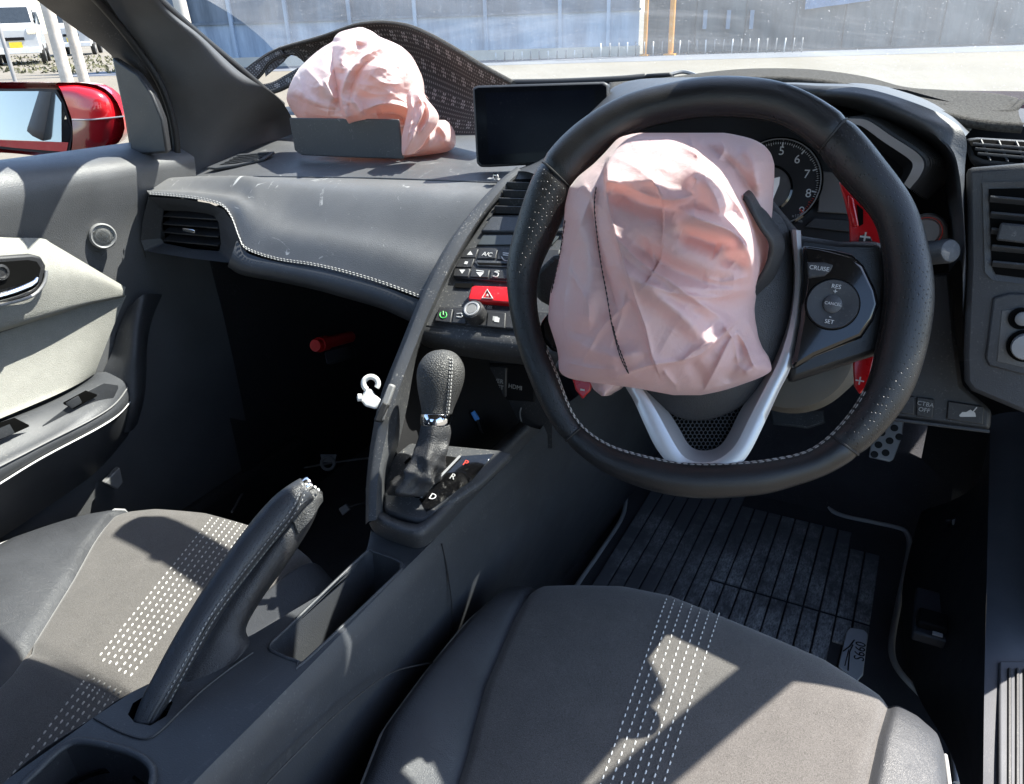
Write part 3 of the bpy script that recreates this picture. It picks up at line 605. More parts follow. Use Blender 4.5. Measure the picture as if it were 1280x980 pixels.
tube('trim_line', cr([ar(-170, 668, -.953), ar(-40, 603, -.953), ar(50, 557, -.953), ar(135, 512, -.960), ar(164, 479, -1.018)], 40), .0011, M['greyplastic'], door, 6)
sw = slab('switch_plate', [ar(px, py, -.976) for px, py in ((52, 532), (110, 488), (130, 478), (148, 481), (140, 497), (92, 522), (60, 541))], (.25, 0, .97), .006, M['plastic'], door, .002)
slab('switch_well', [ar(px, py, -.973) for px, py in ((79, 503), (107, 488), (121, 493), (92, 509))], (.25, 0, .97), .003, M['hole'], sw)
slab('window_switch', [ar(px, py, -.971) for px, py in ((82, 503), (98, 494), (102, 501), (90, 508))], (.25, 0, .97), .004, M['plastic'], sw, .001)
w2 = slab('storage_well', [ar(px, py, -.974) for px, py in ((-60, 548), (18, 522), (36, 531), (-60, 575))], (.25, 0, .97), .003, M['hole'], door)
slab('well_floor', [ar(px, py, -.973) for px, py in ((-60, 560), (12, 530), (18, 540), (-60, 572))], (.25, 0, .97), .002, M['plastic'], w2)
# moulded front edge below the dash
surf('door_edge', [[at(px, py, X=x) for px, py, x in q] for q in (
 [(160, 385, -1.045), (180, 368, -1.02), (203, 368, -1.04)], [(150, 405, -1.045), (172, 410, -1.01), (190, 400, -1.04)], [(140, 440, -1.045), (170, 440, -1.0), (184, 432, -1.04)], [(128, 470, -1.045), (170, 470, -1.0), (183, 468, -1.04)], [(130, 510, -1.045), (168, 510, -1.0), (180, 500, -1.04)], [(130, 540, -1.045), (160, 540, -1.02), (172, 530, -1.05)])], M['plastic'], door, 16, 30)
# ------------------------------------------------------------------ wing mirror
mc = at(75, 150, D=1.50)
mir = thing('wing_mirror', 'glossy red wing mirror outside the passenger side window', 'mirror', mc)
MP = Plane(mc, np.array([.60, -.80, .040]))
def mo(pts, h): return [MP(px, py, h) for px, py in pts]
o0 = [(-120, 108), (-20, 103), (60, 103), (110, 104), (133, 112), (148, 130), (156, 158), (150, 176), (138, 184), (95, 198), (20, 192), (-120, 178)]
rows = [cr(mo(o0, 0), 60, True)]
cen = rows[0].mean(0)
for f, h in ((1.0, -.02), (.99, -.05), (.93, -.09), (.78, -.125), (.5, -.145), (.15, -.15)):
    rows.append(cen+(rows[0]-cen)*f+MP.n*h)
gridmesh('housing', np.array(rows), M['paint'], mir, True, sharp=40)
gi = [(-120, 114), (-20, 111), (50, 111), (70, 112), (80, 128), (90, 160), (90, 172), (86, 194), (20, 188), (-120, 172)]
slab('glass_surround', mo(gi, .001), MP.n, .012, M['rubber'], mir)
gm = M['mirror']
slab('mirror_glass', mo([(-120, 117), (-20, 114), (50, 114), (68, 115), (77, 129), (87, 160), (87, 170), (83, 190), (20, 185), (-120, 169)], .004), MP.n, .002, gm, mir)
# inboard shell: red cap above, sill reflection painted as a dark lower half
surf('cap', [mo([(74, 110), (100, 104), (130, 111), (146, 129)], -.004)] and [[MP(px, py, h) for px, py, h in q] for q in (
 [(70, 105, -.01), (100, 104, -.02), (130, 111, -.03), (147, 128, -.05)], [(76, 112, .006), (102, 112, .016), (130, 119, .012), (150, 135, -.03)], [(84, 132, .010), (108, 132, .024), (134, 134, .018), (153, 143, -.03)], [(90, 149, .010), (112, 149, .024), (136, 147, .016), (155, 145, -.03)])], M['paint'], mir, 20, 20)
dk = mat('red with sill reflection', (.16, .006, .010), .15, coat=1., var=.05)
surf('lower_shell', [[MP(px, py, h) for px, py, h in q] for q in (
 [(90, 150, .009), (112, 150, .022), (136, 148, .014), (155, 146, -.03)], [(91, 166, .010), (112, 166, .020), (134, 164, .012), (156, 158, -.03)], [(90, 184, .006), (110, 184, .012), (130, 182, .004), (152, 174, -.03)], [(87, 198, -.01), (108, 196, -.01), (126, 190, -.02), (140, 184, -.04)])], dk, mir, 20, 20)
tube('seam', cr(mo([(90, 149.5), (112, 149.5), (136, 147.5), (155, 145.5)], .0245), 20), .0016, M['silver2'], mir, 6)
# ------------------------------------------------------------------ dashboard
dash = thing('dashboard', 'charcoal stitched dashboard with air vents and a scuffed passenger pad', 'dashboard', (XC, .85, .75))
def A3(q): return [at(px, py, Y=y) for px, py, y in q]
# passenger pad: windscreen side -> crease -> stitch line
R_cowl = A3([(262, 172, 1.16), (337, 158, 1.20), (420, 150, 1.22), (520, 150, 1.24), (620, 150, 1.25), (700, 150, 1.25)])
R_top = A3([(222, 206, .96), (330, 182, 1.02), (400, 182, 1.03), (500, 184, 1.03), (600, 186, 1.03), (690, 186, 1.03)])
R_b = A3([(205, 220, .89), (318, 208, .90), (400, 208, .90), (490, 210, .90), (580, 212, .90), (670, 214, .90)])
R_c = A3([(197, 229, .855), (316, 221, .85), (396, 222, .85), (480, 224, .85), (565, 227, .85), (650, 230, .85)])
R_c2 = A3([(193, 234, .82), (306, 232, .825), (388, 236, .82), (470, 240, .82), (553, 246, .82), (632, 250, .82)])
R_m = A3([(190, 238, .795), (296, 245, .80), (372, 268, .785), (450, 283, .78), (532, 300, .775), (590, 305, .775)])
R_n = A3([(188, 241, .775), (292, 256, .785), (355, 300, .755), (434, 318, .745), (522, 345, .74), (560, 350, .74)])
R_s = A3([(187, 244, .762), (284, 264, .765), (335, 322, .738), (430, 341, .732), (524, 371, .725), (550, 378, .725)])
R_cc = [c[0] for c in ()]
pad = None
def split(P0, n=3): return P0
# front pad with its notch for the vent: stations follow the stitch line
st = [  # (crease pixel, y) (mid) (stitch pixel, y)
 [(197, 229, .855), (191, 238, .79), (187, 243, .762)], [(240, 225, .855), (236, 238, .80), (232, 247, .765)], [(275, 223, .853), (270, 240, .80), (262, 252, .767)],
 [(310, 221.5, .85), (303, 244, .80), (280, 259, .767)], [(330, 221.5, .85), (322, 252, .79), (291, 274, .758)], [(350, 221.6, .85), (338, 262, .785), (300, 298, .745)],
 [(372, 222, .85), (360, 272, .783), (309, 312, .738)], [(400, 222.5, .85), (388, 277, .782), (345, 324.5, .735)], [(440, 223, .85), (428, 282, .78), (392, 332, .733)],
 [(490, 224.5, .85), (472, 289, .778), (432, 341, .731)], [(540, 226, .85), (512, 297, .776), (476, 354, .728)], [(590, 228, .85), (552, 305, .775), (522, 371, .725)], [(640, 230, .85), (596, 312, .775), (560, 386, .725)]]
cols = []
for c in st:
    a, b, d = [at(px, py, Y=y) for px, py, y in c]
    m1 = a*.60+b*.40+np.array([0, -.008, .012]); m2 = b*.55+d*.45+np.array([0, -.007, .004]); cols.append([a, m1, b+np.array([0, -.006, .002]), m2, d])
rows = [[c[i] for c in cols] for i in range(5)]
pad = surf('passenger_pad', [R_cowl, R_top, R_b, [c[0]+np.array([0, .004, -.0005]) for c in cols]], M['dashpad2'], dash, 70, 24)
front = surf('front_pad', rows, M['dashpad'], dash, 90, 30)
STL = cr([c[4] for c in cols], 200)
mb = MB()
for off in (np.array([0, -.0012, .0035]), np.array([0, -.0012, .0008])): dashes(STL+off, .0042, .0018, .0008, .0009, mb, np.array([0, -.8, .6]))
stuff(mb.build('stitching', M['thread_grey'], dash))
tube('crease_line', cr(A3([(317, 220.5, .852), (400, 221.5, .852), (482, 223, .852), (565, 226, .852), (625, 228.5, .852)]), 40), .0012, M['dashpad2'], dash, 6)
# trim below the stitch line, down to the shadowed underside
lo1 = [(c[2][0]+0, c[2][1]+3, c[2][2]+.003) for c in st]
tr = [[at(px, py, Y=y) for px, py, y in q] for q in (
 [(296, 300, .742), (309, 316, .738), (345, 327, .735), (392, 335, .733), (432, 344, .731), (476, 357, .728), (522, 374, .725), (556, 389, .725)],
 [(290, 318, .730), (306, 330, .728), (345, 338, .727), (392, 347, .725), (432, 357, .723), (476, 370, .720), (518, 388, .718), (548, 400, .718)],
 [(285, 331, .735), (303, 341, .735), (345, 350, .735), (392, 360, .733), (432, 371, .731), (476, 384, .728), (512, 400, .726), (540, 412, .726)],
 [(285, 334, .80), (303, 344, .80), (345, 352, .80), (392, 362, .80), (432, 373, .80), (476, 386, .80), (512, 402, .80), (540, 414, .80)])]
surf('lower_trim', tr, M['plastic'], dash, 50, 20)
# dark underside: glovebox face falling away into the footwell
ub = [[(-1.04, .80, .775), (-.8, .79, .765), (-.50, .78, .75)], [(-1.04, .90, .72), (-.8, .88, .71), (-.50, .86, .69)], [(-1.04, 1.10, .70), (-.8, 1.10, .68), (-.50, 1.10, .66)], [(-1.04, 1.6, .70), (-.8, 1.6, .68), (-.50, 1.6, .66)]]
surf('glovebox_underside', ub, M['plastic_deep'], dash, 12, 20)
# left end cap of the dash
surf('end_cap', [A3([(187, 242, .765), (184, 250, .80), (182, 262, .86)]), A3([(178, 285, .755), (174, 290, .80), (172, 300, .86)]), A3([(182, 322, .755), (176, 330, .80), (172, 336, .86)])], M['plastic'], dash, 8, 12)
# ---- passenger face vent
def vent_frame(parent, name, outer, inner, yo, yi, m):
    """frame bridged from an outer to an inner outline"""
    n = len(outer); O = [at(px, py, Y=yo if not hasattr(yo, '__len__') else yo[i]) for i, (px, py) in enumerate(outer)]; I = [at(px, py, Y=yi if not hasattr(yi, '__len__') else yi[i]) for i, (px, py) in enumerate(inner)]
    B = [at(px, py, Y=(yi if not hasattr(yi, '__len__') else yi[i])+.04) for i, (px, py) in enumerate(inner)]
    V = O+I+B; F = [(i, (i+1) % n, (i+1) % n+n, i+n) for i in range(n)]+[(i+n, (i+1) % n+n, (i+1) % n+2*n, i+2*n) for i in range(n)]+[tuple(range(2*n, 3*n))[::-1]]
    o = raw(name, V, F, m, parent, True, None, None, False, 30); return o
av = thing('passenger_vent', 'left dashboard air vent with four dark slats and a silver tab', 'air vent', at(240, 290, Y=.76))
fo = [(186, 246), (232, 249), (262, 254), (280, 262), (291, 277), (300, 300), (309, 316), (292, 329), (240, 323), (181, 314), (176, 300), (179, 272)]
fi = [(205, 263), (235, 264), (258, 267), (268, 270), (273, 278), (275, 292), (276, 305), (274, 314), (240, 311), (206, 304), (202, 298), (203, 280)]
vf = vent_frame(av, 'frame', fo, fi, .752, .775, M['plastic']); bev(vf, .002)
av_back = slab('cavity', [at(px, py, Y=.80) for px, py in fi], (0, -1, 0), .002, M['hole'], av)
for k, y0 in enumerate((271, 280.5, 290.5, 300.5)):
    a, b = at(205, y0-2.5+k*.3, Y=.778), at(273.5, y0+2+k*1.0, Y=.778); d = (b-a)/2; c_ = (a+b)/2
    X = d/np.linalg.norm(d); Yv = np.array([0, .95, .3]); Zv = np.cross(X, Yv)
    box('slat', c_+np.array([0, .006, .001]), (np.linalg.norm(d), .009, .0011), M['plastic_deep'], av, (X, Yv, Zv), .0005)
tb = box('tab', at(238, 287.5, Y=.766), (.0125, .004, .0028), M['chrome'], av, ((1, 0, -.04), (0, 1, 0), (0, 0, 1)), .0012)
# ---- small defroster grille on the dash top
dv = thing('side_defroster', 'narrow slatted defroster grille on the left end of the dash top', 'air vent', at(305, 200, Y=.93))
dq = [(258, 209), (300, 192), (343, 189), (330, 198), (296, 206), (270, 210)]
DPl = Plane(at(300, 200, Y=.92), (-.03, -.25, .97))
slab('bezel', [DPl(px, py, .002) for px, py in dq], DPl.n, .004, M['plastic'], dv, .001)
slab('slot', [DPl(px, py, .0025) for px, py in ((274, 206), (303, 193.5), (336, 190.5), (326, 197), (296, 204))], DPl.n, .001, M['hole'], dv)
for k in range(5):
    f = k/4; tube('slat', [DPl(278+k*4.5, 205-k*2.6, .0030), DPl(322+k*3.2, 199.5-k*1.9, .0030)], .0009, M['plastic'], dv, 6)
# ---- airbag door flap standing up on the dash
lid = slab('airbag_door', [at(px, py, Y=y) for px, py, y in ((361, 147, .925), (498, 149, .925), (504, 199, .935), (440, 197, .930), (377, 194, .935), (368, 188, .935))], (0, -1, .15), .004, M['dashpad2'], None, .002, org=at(440, 196, Y=.935))
tag(lid, 'flat charcoal airbag door flap burst open below the passenger airbag', 'airbag flap')
# ------------------------------------------------------------------ right half of the dash: cowl arch over the instruments
arch_o = [(930, 104, .86), (986, 105, .83), (1019, 107, .82), (1078, 110, .81), (1138, 127, .80), (1182, 146, .80), (1207, 170, .79), (1206, 211, .785), (1205, 262, .78), (1208, 340, .78), (1203, 430, .78)]
arch_i = [(930, 122, .85), (1000, 121, .82), (1030, 121, .81), (1075, 126, .80), (1112, 140, .79), (1152, 160, .79), (1186, 181, .78), (1196, 206, .775), (1200, 240, .77), (1204, 292, .77), (1202, 330, .77)]
arch_d = [(935, 128, .95), (1000, 128, .95), (1030, 130, .94), (1070, 138, .93), (1104, 153, .92), (1140, 176, .92), (1168, 200, .92), (1178, 225, .92), (1184, 255, .92), (1186, 300, .92), (1186, 340, .92)]
arch_b = [(930, 101, 1.02), (986, 100, 1.0), (1019, 100, 1.0), (1078, 102, 1.0), (1138, 116, 1.0), (1190, 138, .98), (1216, 160, .95)]
surf('cowl_arch', [[at(*p[:2], Y=p[2]) for p in q] for q in (arch_o, arch_i, arch_d)], M['plastic'], dash, 70, 16)
surf('cowl_top', [A3(arch_b), A3(arch_o[:7])], M['plastic'], dash, 40, 10)
surf('dash_end', [[(.04, .84, .94), (.2, .84, .935), (.34, .88, .93)], [(.04, 1.0, .945), (.2, 1.0, .94), (.34, 1.0, .93)], [(.04, 1.16, .94), (.2, 1.14, .935), (.36, 1.12, .93)]], M['plastic'], dash, 8, 8)
# ribbed cluster hood and its satin front edge
vis_o = [(1060, 148, .80), (1084, 150.5, .795), (1114, 170, .79), (1146, 191, .785), (1155, 205, .785), (1150, 220, .785), (1137, 236, .79)]
vis_i = [(1056, 158, .80), (1075, 157, .797), (1104, 177, .792), (1134, 197, .788), (1141, 206, .787), (1138, 216, .787), (1130, 230, .79)]
vis_k = [(1056, 162, .86), (1070, 165, .86), (1098, 186, .86), (1124, 206, .86), (1129, 213, .86), (1126, 224, .86), (1120, 240, .86)]
surf('hood_edge', [A3(vis_o), A3(vis_i)], M['silver2'], dash, 40, 4)
surf('hood_lining', [A3(vis_i), A3(vis_k)], M['black'], dash, 40, 6)
vis_b = [(1092, 143, .93), (1115, 152, .93), (1150, 168, .92), (1180, 190, .92), (1190, 204, .92), (1184, 226, .92), (1160, 250, .91)]
vis_m = [(1076, 145, .86), (1100, 150, .86), (1134, 167, .855), (1166, 189, .85), (1178, 204, .85), (1172, 222, .85), (1150, 246, .85)]
o_, m_, b_ = [cr(A3(q), 40) for q in (vis_o, vis_m, vis_b)]
Ar = []
for j in range(120):
    f = j/119.; p = (1-f)**2*o_+2*f*(1-f)*(2*m_-.5*o_-.5*b_)+f*f*b_
    n_ = np.array([.45, -.1, .85]); n_ /= np.linalg.norm(n_); Ar.append(p+n_*(.0016*((j//4) % 2 if j > 6 else 0)))
gridmesh('ribbed_hood', np.array(Ar), M['plastic'], dash, sharp=30)
# dark wall behind the instruments and under the wheel
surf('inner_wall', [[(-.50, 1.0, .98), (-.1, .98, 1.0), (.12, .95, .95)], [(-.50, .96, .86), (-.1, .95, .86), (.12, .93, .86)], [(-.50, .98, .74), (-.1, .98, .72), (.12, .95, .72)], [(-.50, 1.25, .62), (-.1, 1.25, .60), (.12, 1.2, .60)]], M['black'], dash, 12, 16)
# ---- outer vents on the right end of the dash
DPR = Plane(at(1250, 300, Y=.775), (-.12, -.98, .16))
pn = slab('switch_panel', [DPR(px, py) for px, py in ((1207, 210), (1290, 203), (1460, 206), (1460, 560), (1290, 522), (1214, 490), (1205, 478), (1204, 440), (1209, 330))], DPR.n, .10, M['plastic'], dash, .005)
ov = thing('driver_vent', 'right hand face vent with five broad grey louvres', 'air vent', DPR(1260, 292))
vo = [(1228, 228), (1300, 226), (1420, 232), (1420, 372), (1300, 358), (1240, 350), (1231, 340)]
vi = [(1236, 236), (1300, 235), (1412, 240), (1412, 362), (1300, 350), (1245, 343), (1240, 334)]
n_ = len(vo); V = [DPR(px, py, .0015) for px, py in vo]+[DPR(px, py, .0) for px, py in vi]+[DPR(px, py, -.05) for px, py in vi]
raw('frame', V, [(i, (i+1) % n_, (i+1) % n_+n_, i+n_) for i in range(n_)]+[(i+n_, (i+1) % n_+n_, (i+1) % n_+2*n_, i+2*n_) for i in range(n_)], M['plastic'], ov, True, None, None, False, 30)
slab('cavity', [DPR(px, py, .0012) for px, py in vi], DPR.n, .0005, M['hole'], ov)
for k, y0 in enumerate((249, 269, 289, 310, 330)):
    a, b = DPR(1237+k*.8, y0, .003), DPR(1412, y0+16, .003); d = b-a; ln = np.linalg.norm(d); X = d/ln; Yv = np.array([0, -.75, .66]); Yv -= X*(X@Yv); Yv /= np.linalg.norm(Yv); Zv = np.cross(X, Yv)
    box('louvre', (a+b)/2, (ln/2, .0052, .0012), M['plastic'], ov, (X, Yv, Zv), .0006)
box('vent_slider', DPR(1275, 292, .009), (.016, .004, .0075), M['plastic'], ov, (DPR.x, DPR.n, DPR.y), .0018)
tv = thing('demister_vent', 'small black grid vent above the right hand face vent', 'air vent', DPR(1250, 188))
TP = Plane(at(1250, 190, Y=.83), (-.1, -.75, .66))
slab('bezel', [TP(px, py) for px, py in ((1206, 172), (1222, 170), (1290, 174), (1440, 190), (1440, 224), (1290, 209), (1228, 203), (1214, 197))], TP.n, .012, M['plastic'], tv, .003)
slab('slot', [TP(px, py, .001) for px, py in ((1211, 176), (1225, 174), (1290, 178), (1432, 193), (1432, 218), (1290, 205), (1230, 199), (1219, 194))], TP.n, .0006, M['hole'], tv)
for k in range(3): tube('slat', [TP(1216+k*3, 180+k*6, .0025), TP(1430, 197+k*6.5, .0025)], .0014, M['plastic'], tv, 6)
for px in (1232, 1254, 1276, 1300, 1330): tube('crossbar', [TP(px-6, 175+(px-1232)*.04, .0018), TP(px+6, 201+(px-1232)*.06, .0018)], .0010, M['plastic'], tv, 6)
# mirror control recess and round knob
rec = slab('mirror_control', [DPR(px, py, .003) for px, py in ((1241, 372), (1262, 366), (1420, 372), (1420, 486), (1290, 472), (1236, 458), (1231, 448))], DPR.n, .004, M['plastic'], dash, .003)
slab('recess', [DPR(px, py, .0036) for px, py in ((1252, 388), (1290, 384), (1410, 388), (1410, 474), (1290, 462), (1246, 452))], DPR.n, .001, mat('speckled grey plastic', (.10, .10, .10), .6, grain=1500, gstr=.5, dust=.3), rec, .001)
lathe('knob_bezel', DPR(1282, 432, .004), DPR.n, [(.0145, 0), (.0145, .002), (.0125, .003), (.0125, .001)], M['hole'], rec)
lathe('mirror_knob', DPR(1283, 432, .004), DPR.n, [(.0115, 0), (.0115, .008), (.0105, .010), (0, .0105)], M['silver2'], rec)
lathe('knob_bezel', DPR(1276, 398, .004), DPR.n, [(.0095, 0), (.0095, .0015), (.008, .002), (.008, .0005)], M['hole'], rec)
lathe('level_wheel', DPR(1279, 398, .004), DPR.n, [(.006, 0), (.006, .004), (.0045, .005), (0, .005)], M['greyplastic'], rec)
# knee panel and its lower switch row
KP = Plane(at(1180, 470, Y=.83), (-.05, -.93, .36))
kn = slab('knee_panel', [KP(px, py) for px, py in ((1130, 345), (1188, 340), (1195, 420), (1203, 482), (1240, 514), (1238, 538), (1180, 531), (1110, 522), (1095, 470))], KP.n, .04, M['plastic_deep'], dash, .004)
for pts, lab in (([(1122, 493), (1144, 496), (1143, 519), (1121, 516)], 'AUTO\nIDLE'), ([(1146, 496), (1168, 499), (1166, 523), (1145, 520)], 'CTBA\nOFF')):
    s = slab('switch', [KP(px, py, .003) for px, py in pts], KP.n, .004, M['plastic_deep'], dash, .0012)
    if 'CTBA' in lab: text('lettering', lab, KP(1156, 509, .0036), KP.x, KP.y, .0062, M['greyprint'], s)
s = slab('boot_switch', [KP(px, py, .003) for px, py in ((1185, 501), (1230, 508), (1229, 531), (1183, 524))], KP.n, .004, M['plastic_deep'], dash, .0012)
slab('pictogram', [KP(px, py, .0037) for px, py in ((1199, 519), (1203, 515), (1208, 515), (1213, 512), (1219, 516), (1220, 521), (1200, 521))], KP.n, .0004, M['white'], s)
tube('pictogram_lid', [KP(1216, 515, .0037), KP(1221, 509, .0037)], .0006, M['white'], s, 6)
tube('panel_edge', cr([KP(px, py, .001) for px, py in ((1110, 523), (1180, 532), (1237, 539))], 12), .002, M['plastic'], dash, 6)
# start button ring
lathe('start_button', at(1158, 290, Y=.87), (-.1, -.95, .3), [(.019, -.03), (.019, 0), (.0165, .004), (.0145, .002), (.0135, .002), (.012, .004), (0, .0045)], M['silver2'], dash)
lathe('start_ring', at(1158, 290, Y=.867), (-.1, -.95, .3), [(.0148, 0), (.0148, .002), (.0140, .002), (.0140, 0)], M['redprint'], dash, 28, None, 35, False)
# ------------------------------------------------------------------ instrument cluster
CP = Plane(at(970, 229, Y=.86), (.12, -.93, .34))
cl = thing('instrument_cluster', 'black round tachometer and grey side display behind the wheel', 'instrument', CP(970, 229))
slab('back_plate', [CP(px, py, -.006) for px, py in ((780, 130), (1000, 128), (1080, 150), (1130, 205), (1120, 300), (1000, 320), (780, 320))], CP.n, .01, M['clusterface'], cl)
c0 = CP(970, 229); Rr = np.linalg.norm(CP(1025, 229)-c0)
lathe('dial_face', c0, CP.n, [(Rr, -.005), (Rr, 0), (0, 0)], M['clusterface'], cl, 64)
lathe('dial_ring', c0, CP.n, [(Rr*1.10, -.004), (Rr*1.07, .006), (Rr*1.02, .008), (Rr*.985, .004), (Rr*.98, -.002)], M['gloss'], cl, 64, None, 35, False)
lathe('dial_ring_edge', c0, CP.n, [(Rr*1.03, .0075), (Rr*1.015, .009), (Rr*1.0, .0075)], M['silver2'], cl, 64, None, 35, False)
Ri = Rr*.52
lathe('inner_display', CP(960, 236, .004), CP.n, [(Ri*1.12, -.004), (Ri*1.10, .001), (Ri, .002), (Ri*.99, .0)], M['gloss'], cl, 48)
lathe('display_lens', CP(960, 236, .004), CP.n, [(Ri, .0003), (0, .0003)], M['clusterlens'], cl, 48)  # grey reflection on the inner screen put into the lens colour
def ang_of(px, py): q = CP(px, py)-c0; return atan2(q@CP.y, q@CP.x)
nums = [('5', 977, 189), ('6', 996.5, 199.5), ('7', 1008.5, 218), ('8', 1010.5, 242), ('9', 1002, 264)]
for s, px, py in nums: text('numeral', s, CP(px, py, .0008), CP.x, CP.y, .0125, M['white'], cl)
text('lettering', 'x1000\nr/min', CP(997, 273, .0008), CP.x, CP.y, .0048, M['greyprint'], cl)
aa = [ang_of(*p[1:]) for p in nums]; da = (aa[-1]-aa[0])/4
mb = MB(); mr = MB()
for k in range(-20, 42):
    q = aa[0]+da*k/10.; u = CP.x*cos(q)+CP.y*sin(q); w = np.cross(CP.n, u); big = k % 10 == 0; l0 = .86 if big else (.90 if k % 5 == 0 else .925)
    (mr if k > 32 else mb).box(c0+u*Rr*(l0+.965)/2+CP.n*.0008, u*Rr*(.965-l0)/2, w*(.0007 if big else .0003), CP.n*.0003)
stuff(mb.build('scale_marks', M['white'], cl)); stuff(mr.build('red_marks', M['redprint'], cl))
slab('side_display', [CP(px, py, .003) for px, py in ((1027, 214), (1075, 217), (1078, 268), (1022, 265))], CP.n, .004, M['clusterlens'], cl, .001)
slab('lower_strip', [CP(px, py, .002) for px, py in ((1018, 272), (1080, 276), (1078, 292), (1006, 284))], CP.n, .004, M['clusterlens'] and M['plastic_deep'], cl, .001)

# left shoulder of the instrument hump, rising from the stack to the felt
surf('hump_shoulder', [A3(q) for q in ([(640, 214, .87), (664, 216, .80), (700, 236, .76)], [(680, 196, .92), (694, 192, .85), (716, 205, .78)], [(726, 152, .98), (740, 140, .90), (756, 160, .80)], [(764, 112, 1.04), (780, 104, .95), (796, 122, .84)], [(840, 99, 1.04), (850, 97, .95), (858, 106, .85)], [(930, 98, 1.02), (935, 99, .95), (940, 104, .86)])], M['plastic'], dash, 20, 30)
# ------------------------------------------------------------------ centre stack
pa, pb = at(540, 412, D=.86), at(628, 225, D=.93)
ty = pb-pa; ty[0] = 0; ty /= np.linalg.norm(ty); FN = np.cross([1., 0, 0], ty)
FP = Plane((pa+pb)/2, FN)
stk = thing('centre_stack', 'black dusty climate and audio panel with red hazard button', 'control panel', FP(600, 400))
face = [(640, 212), (760, 205), (760, 440), (640, 424), (524, 408), (536, 378), (572, 322), (604, 274), (626, 240)]
slab('face', [FP(px, py, -.001) for px, py in face], FN, .03, M['plastic_dusty'], stk, .003)
# upper vent
sv = slab('centre_vent', [FP(px, py, .0005) for px, py in ((638, 224), (760, 222), (760, 268), (616, 268), (622, 250))], FN, .002, M['hole'], stk)
for k in range(4):
    y = 232+k*10; x0 = 634-k*5; a, b = FP(x0, y, .003), FP(758, y+4, .003); d = b-a; ln = np.linalg.norm(d)
    X = d/ln; Yv = np.cross(FN, X)*.55+FN*.85; Yv /= np.linalg.norm(Yv); box('louvre', (a+b)/2, (ln/2, .0048, .0011), M['plastic_deep'], sv, (X, Yv, np.cross(X, Yv)), .0005)
slab('vent_lip', [FP(px, py, .004) for px, py in ((614, 270), (760, 272), (760, 290), (600, 289))], FN, .006, M['plastic'], stk, .002)
slab('clock_display', [FP(px, py, .001) for px, py in ((604, 293), (700, 294), (690, 306), (596, 306))], FN, .003, M['lcd'], stk, .0008)
# climate keys
slab('climate_panel', [FP(px, py, .003) for px, py in ((586, 309), (700, 311), (700, 352), (632, 352), (566, 347), (568, 340))], FN, .004, M['plastic_deep'], stk, .0015)
def key(pts, h=.0045): return slab('key', [FP(px, py, h) for px, py in pts], FN, .003, M['plastic_deep'], stk, .0008)
TX, TY = FP.x, FP.y
k1 = key([(581, 311), (598, 311), (594, 322), (575, 322)]); slab('arrow', [FP(px, py, .0049) for px, py in ((583.5, 318.5), (591, 318.5), (588, 313.5))], FN, .0003, M['white'], k1)
k2 = key([(574, 323), (593, 323), (589, 334), (569, 334)]); box('mark', FP(582.5, 328.5, .0048), (.0019, .0019, .0003), M['white'], k2, (TX, TY, FN))
k3 = key([(568, 335.5), (588, 335.5), (585, 346), (566, 345)]); slab('arrow', [FP(px, py, .0049) for px, py in ((574, 337), (581.5, 337), (577.5, 342))], FN, .0003, M['white'], k3)
k4 = key([(600, 311.5), (622, 312), (619, 323), (596, 323)]); text('lettering', 'A/C', FP(609, 318, .0049), TX, TY, .0078, M['white'], k4)
k5 = key([(624, 312), (646, 312), (644, 324), (621, 324)])
for i, yy in enumerate((316.5, 319)): box('mark', FP(633, yy, .0048), (.0045, .0006, .0003), M['white'], k5, (TX, TY, FN))
tube('mark', cr([FP(x, y, .0049) for x, y in ((627, 321), (630, 325), (637, 325), (639, 320))], 10), .0006, M['white'], k5, 5)
sl = slab('slot', [FP(px, py, .0046) for px, py in ((592, 327), (598, 325), (660, 328), (660, 335), (597, 332.5))], FN, .002, M['plastic'], stk, .0008)
slab('slot_gap', [FP(px, py, .0049) for px, py in ((596, 328), (660, 330), (660, 332.5), (599, 331))], FN, .0005, M['hole'], sl)
k6 = key([(590, 336), (612, 337), (610, 347), (587, 346)])
slab('arrow', [FP(px, py, .0049) for px, py in ((595, 340), (605, 340.5), (600, 346))], FN, .0003, M['white'], k6); box('mark', FP(600, 338.6, .0048), (.005, .0005, .0003), M['white'], k6, (TX, TY, FN))
k7 = key([(614, 337), (648, 338.5), (646, 349), (612, 348)])
tube('mark', cr([FP(x, y, .0049) for x, y in ((616, 345), (621, 346), (623, 342), (618, 340), (624, 339))], 12), .0007, M['white'], k7, 5)
# card slot and hazard button
slab('card_slot', [FP(px, py, .001) for px, py in ((569, 354), (592, 354), (588, 360), (568, 359))], FN, .0008, M['hole'], stk)
hz = slab('hazard_button', [FP(px, py, .008) for px, py in ((589, 358), (594, 356.5), (646, 358.5), (650, 362), (648, 376), (640, 379), (586, 375), (584.5, 372))], FN, .009, M['redbtn'], stk, .0025)
tri = [FP(609, 362.0, .0088), FP(616, 373.2, .0088), FP(602.5, 372.6, .0088)]
tube('triangle', [tri[0], tri[1], tri[2]], .0009, M['white'], hz, 6, True)
tube('triangle', [tri[0]*.45+(tri[1]+tri[2])*.275, tri[1]*.45+(tri[0]+tri[2])*.275, tri[2]*.45+(tri[1]+tri[0])*.275], .0008, M['white'], hz, 6, True)
text('lettering', 'VOL PUSH SEL', FP(600, 382.4, .0006), TX, TY, .0052, M['white'], stk, bold=.0001)
slab('audio_panel', [FP(px, py, .003) for px, py in ((549, 383), (590, 384), (700, 390), (700, 418), (640, 411), (541, 402.5))], FN, .004, M['plastic_deep'], stk, .0015)
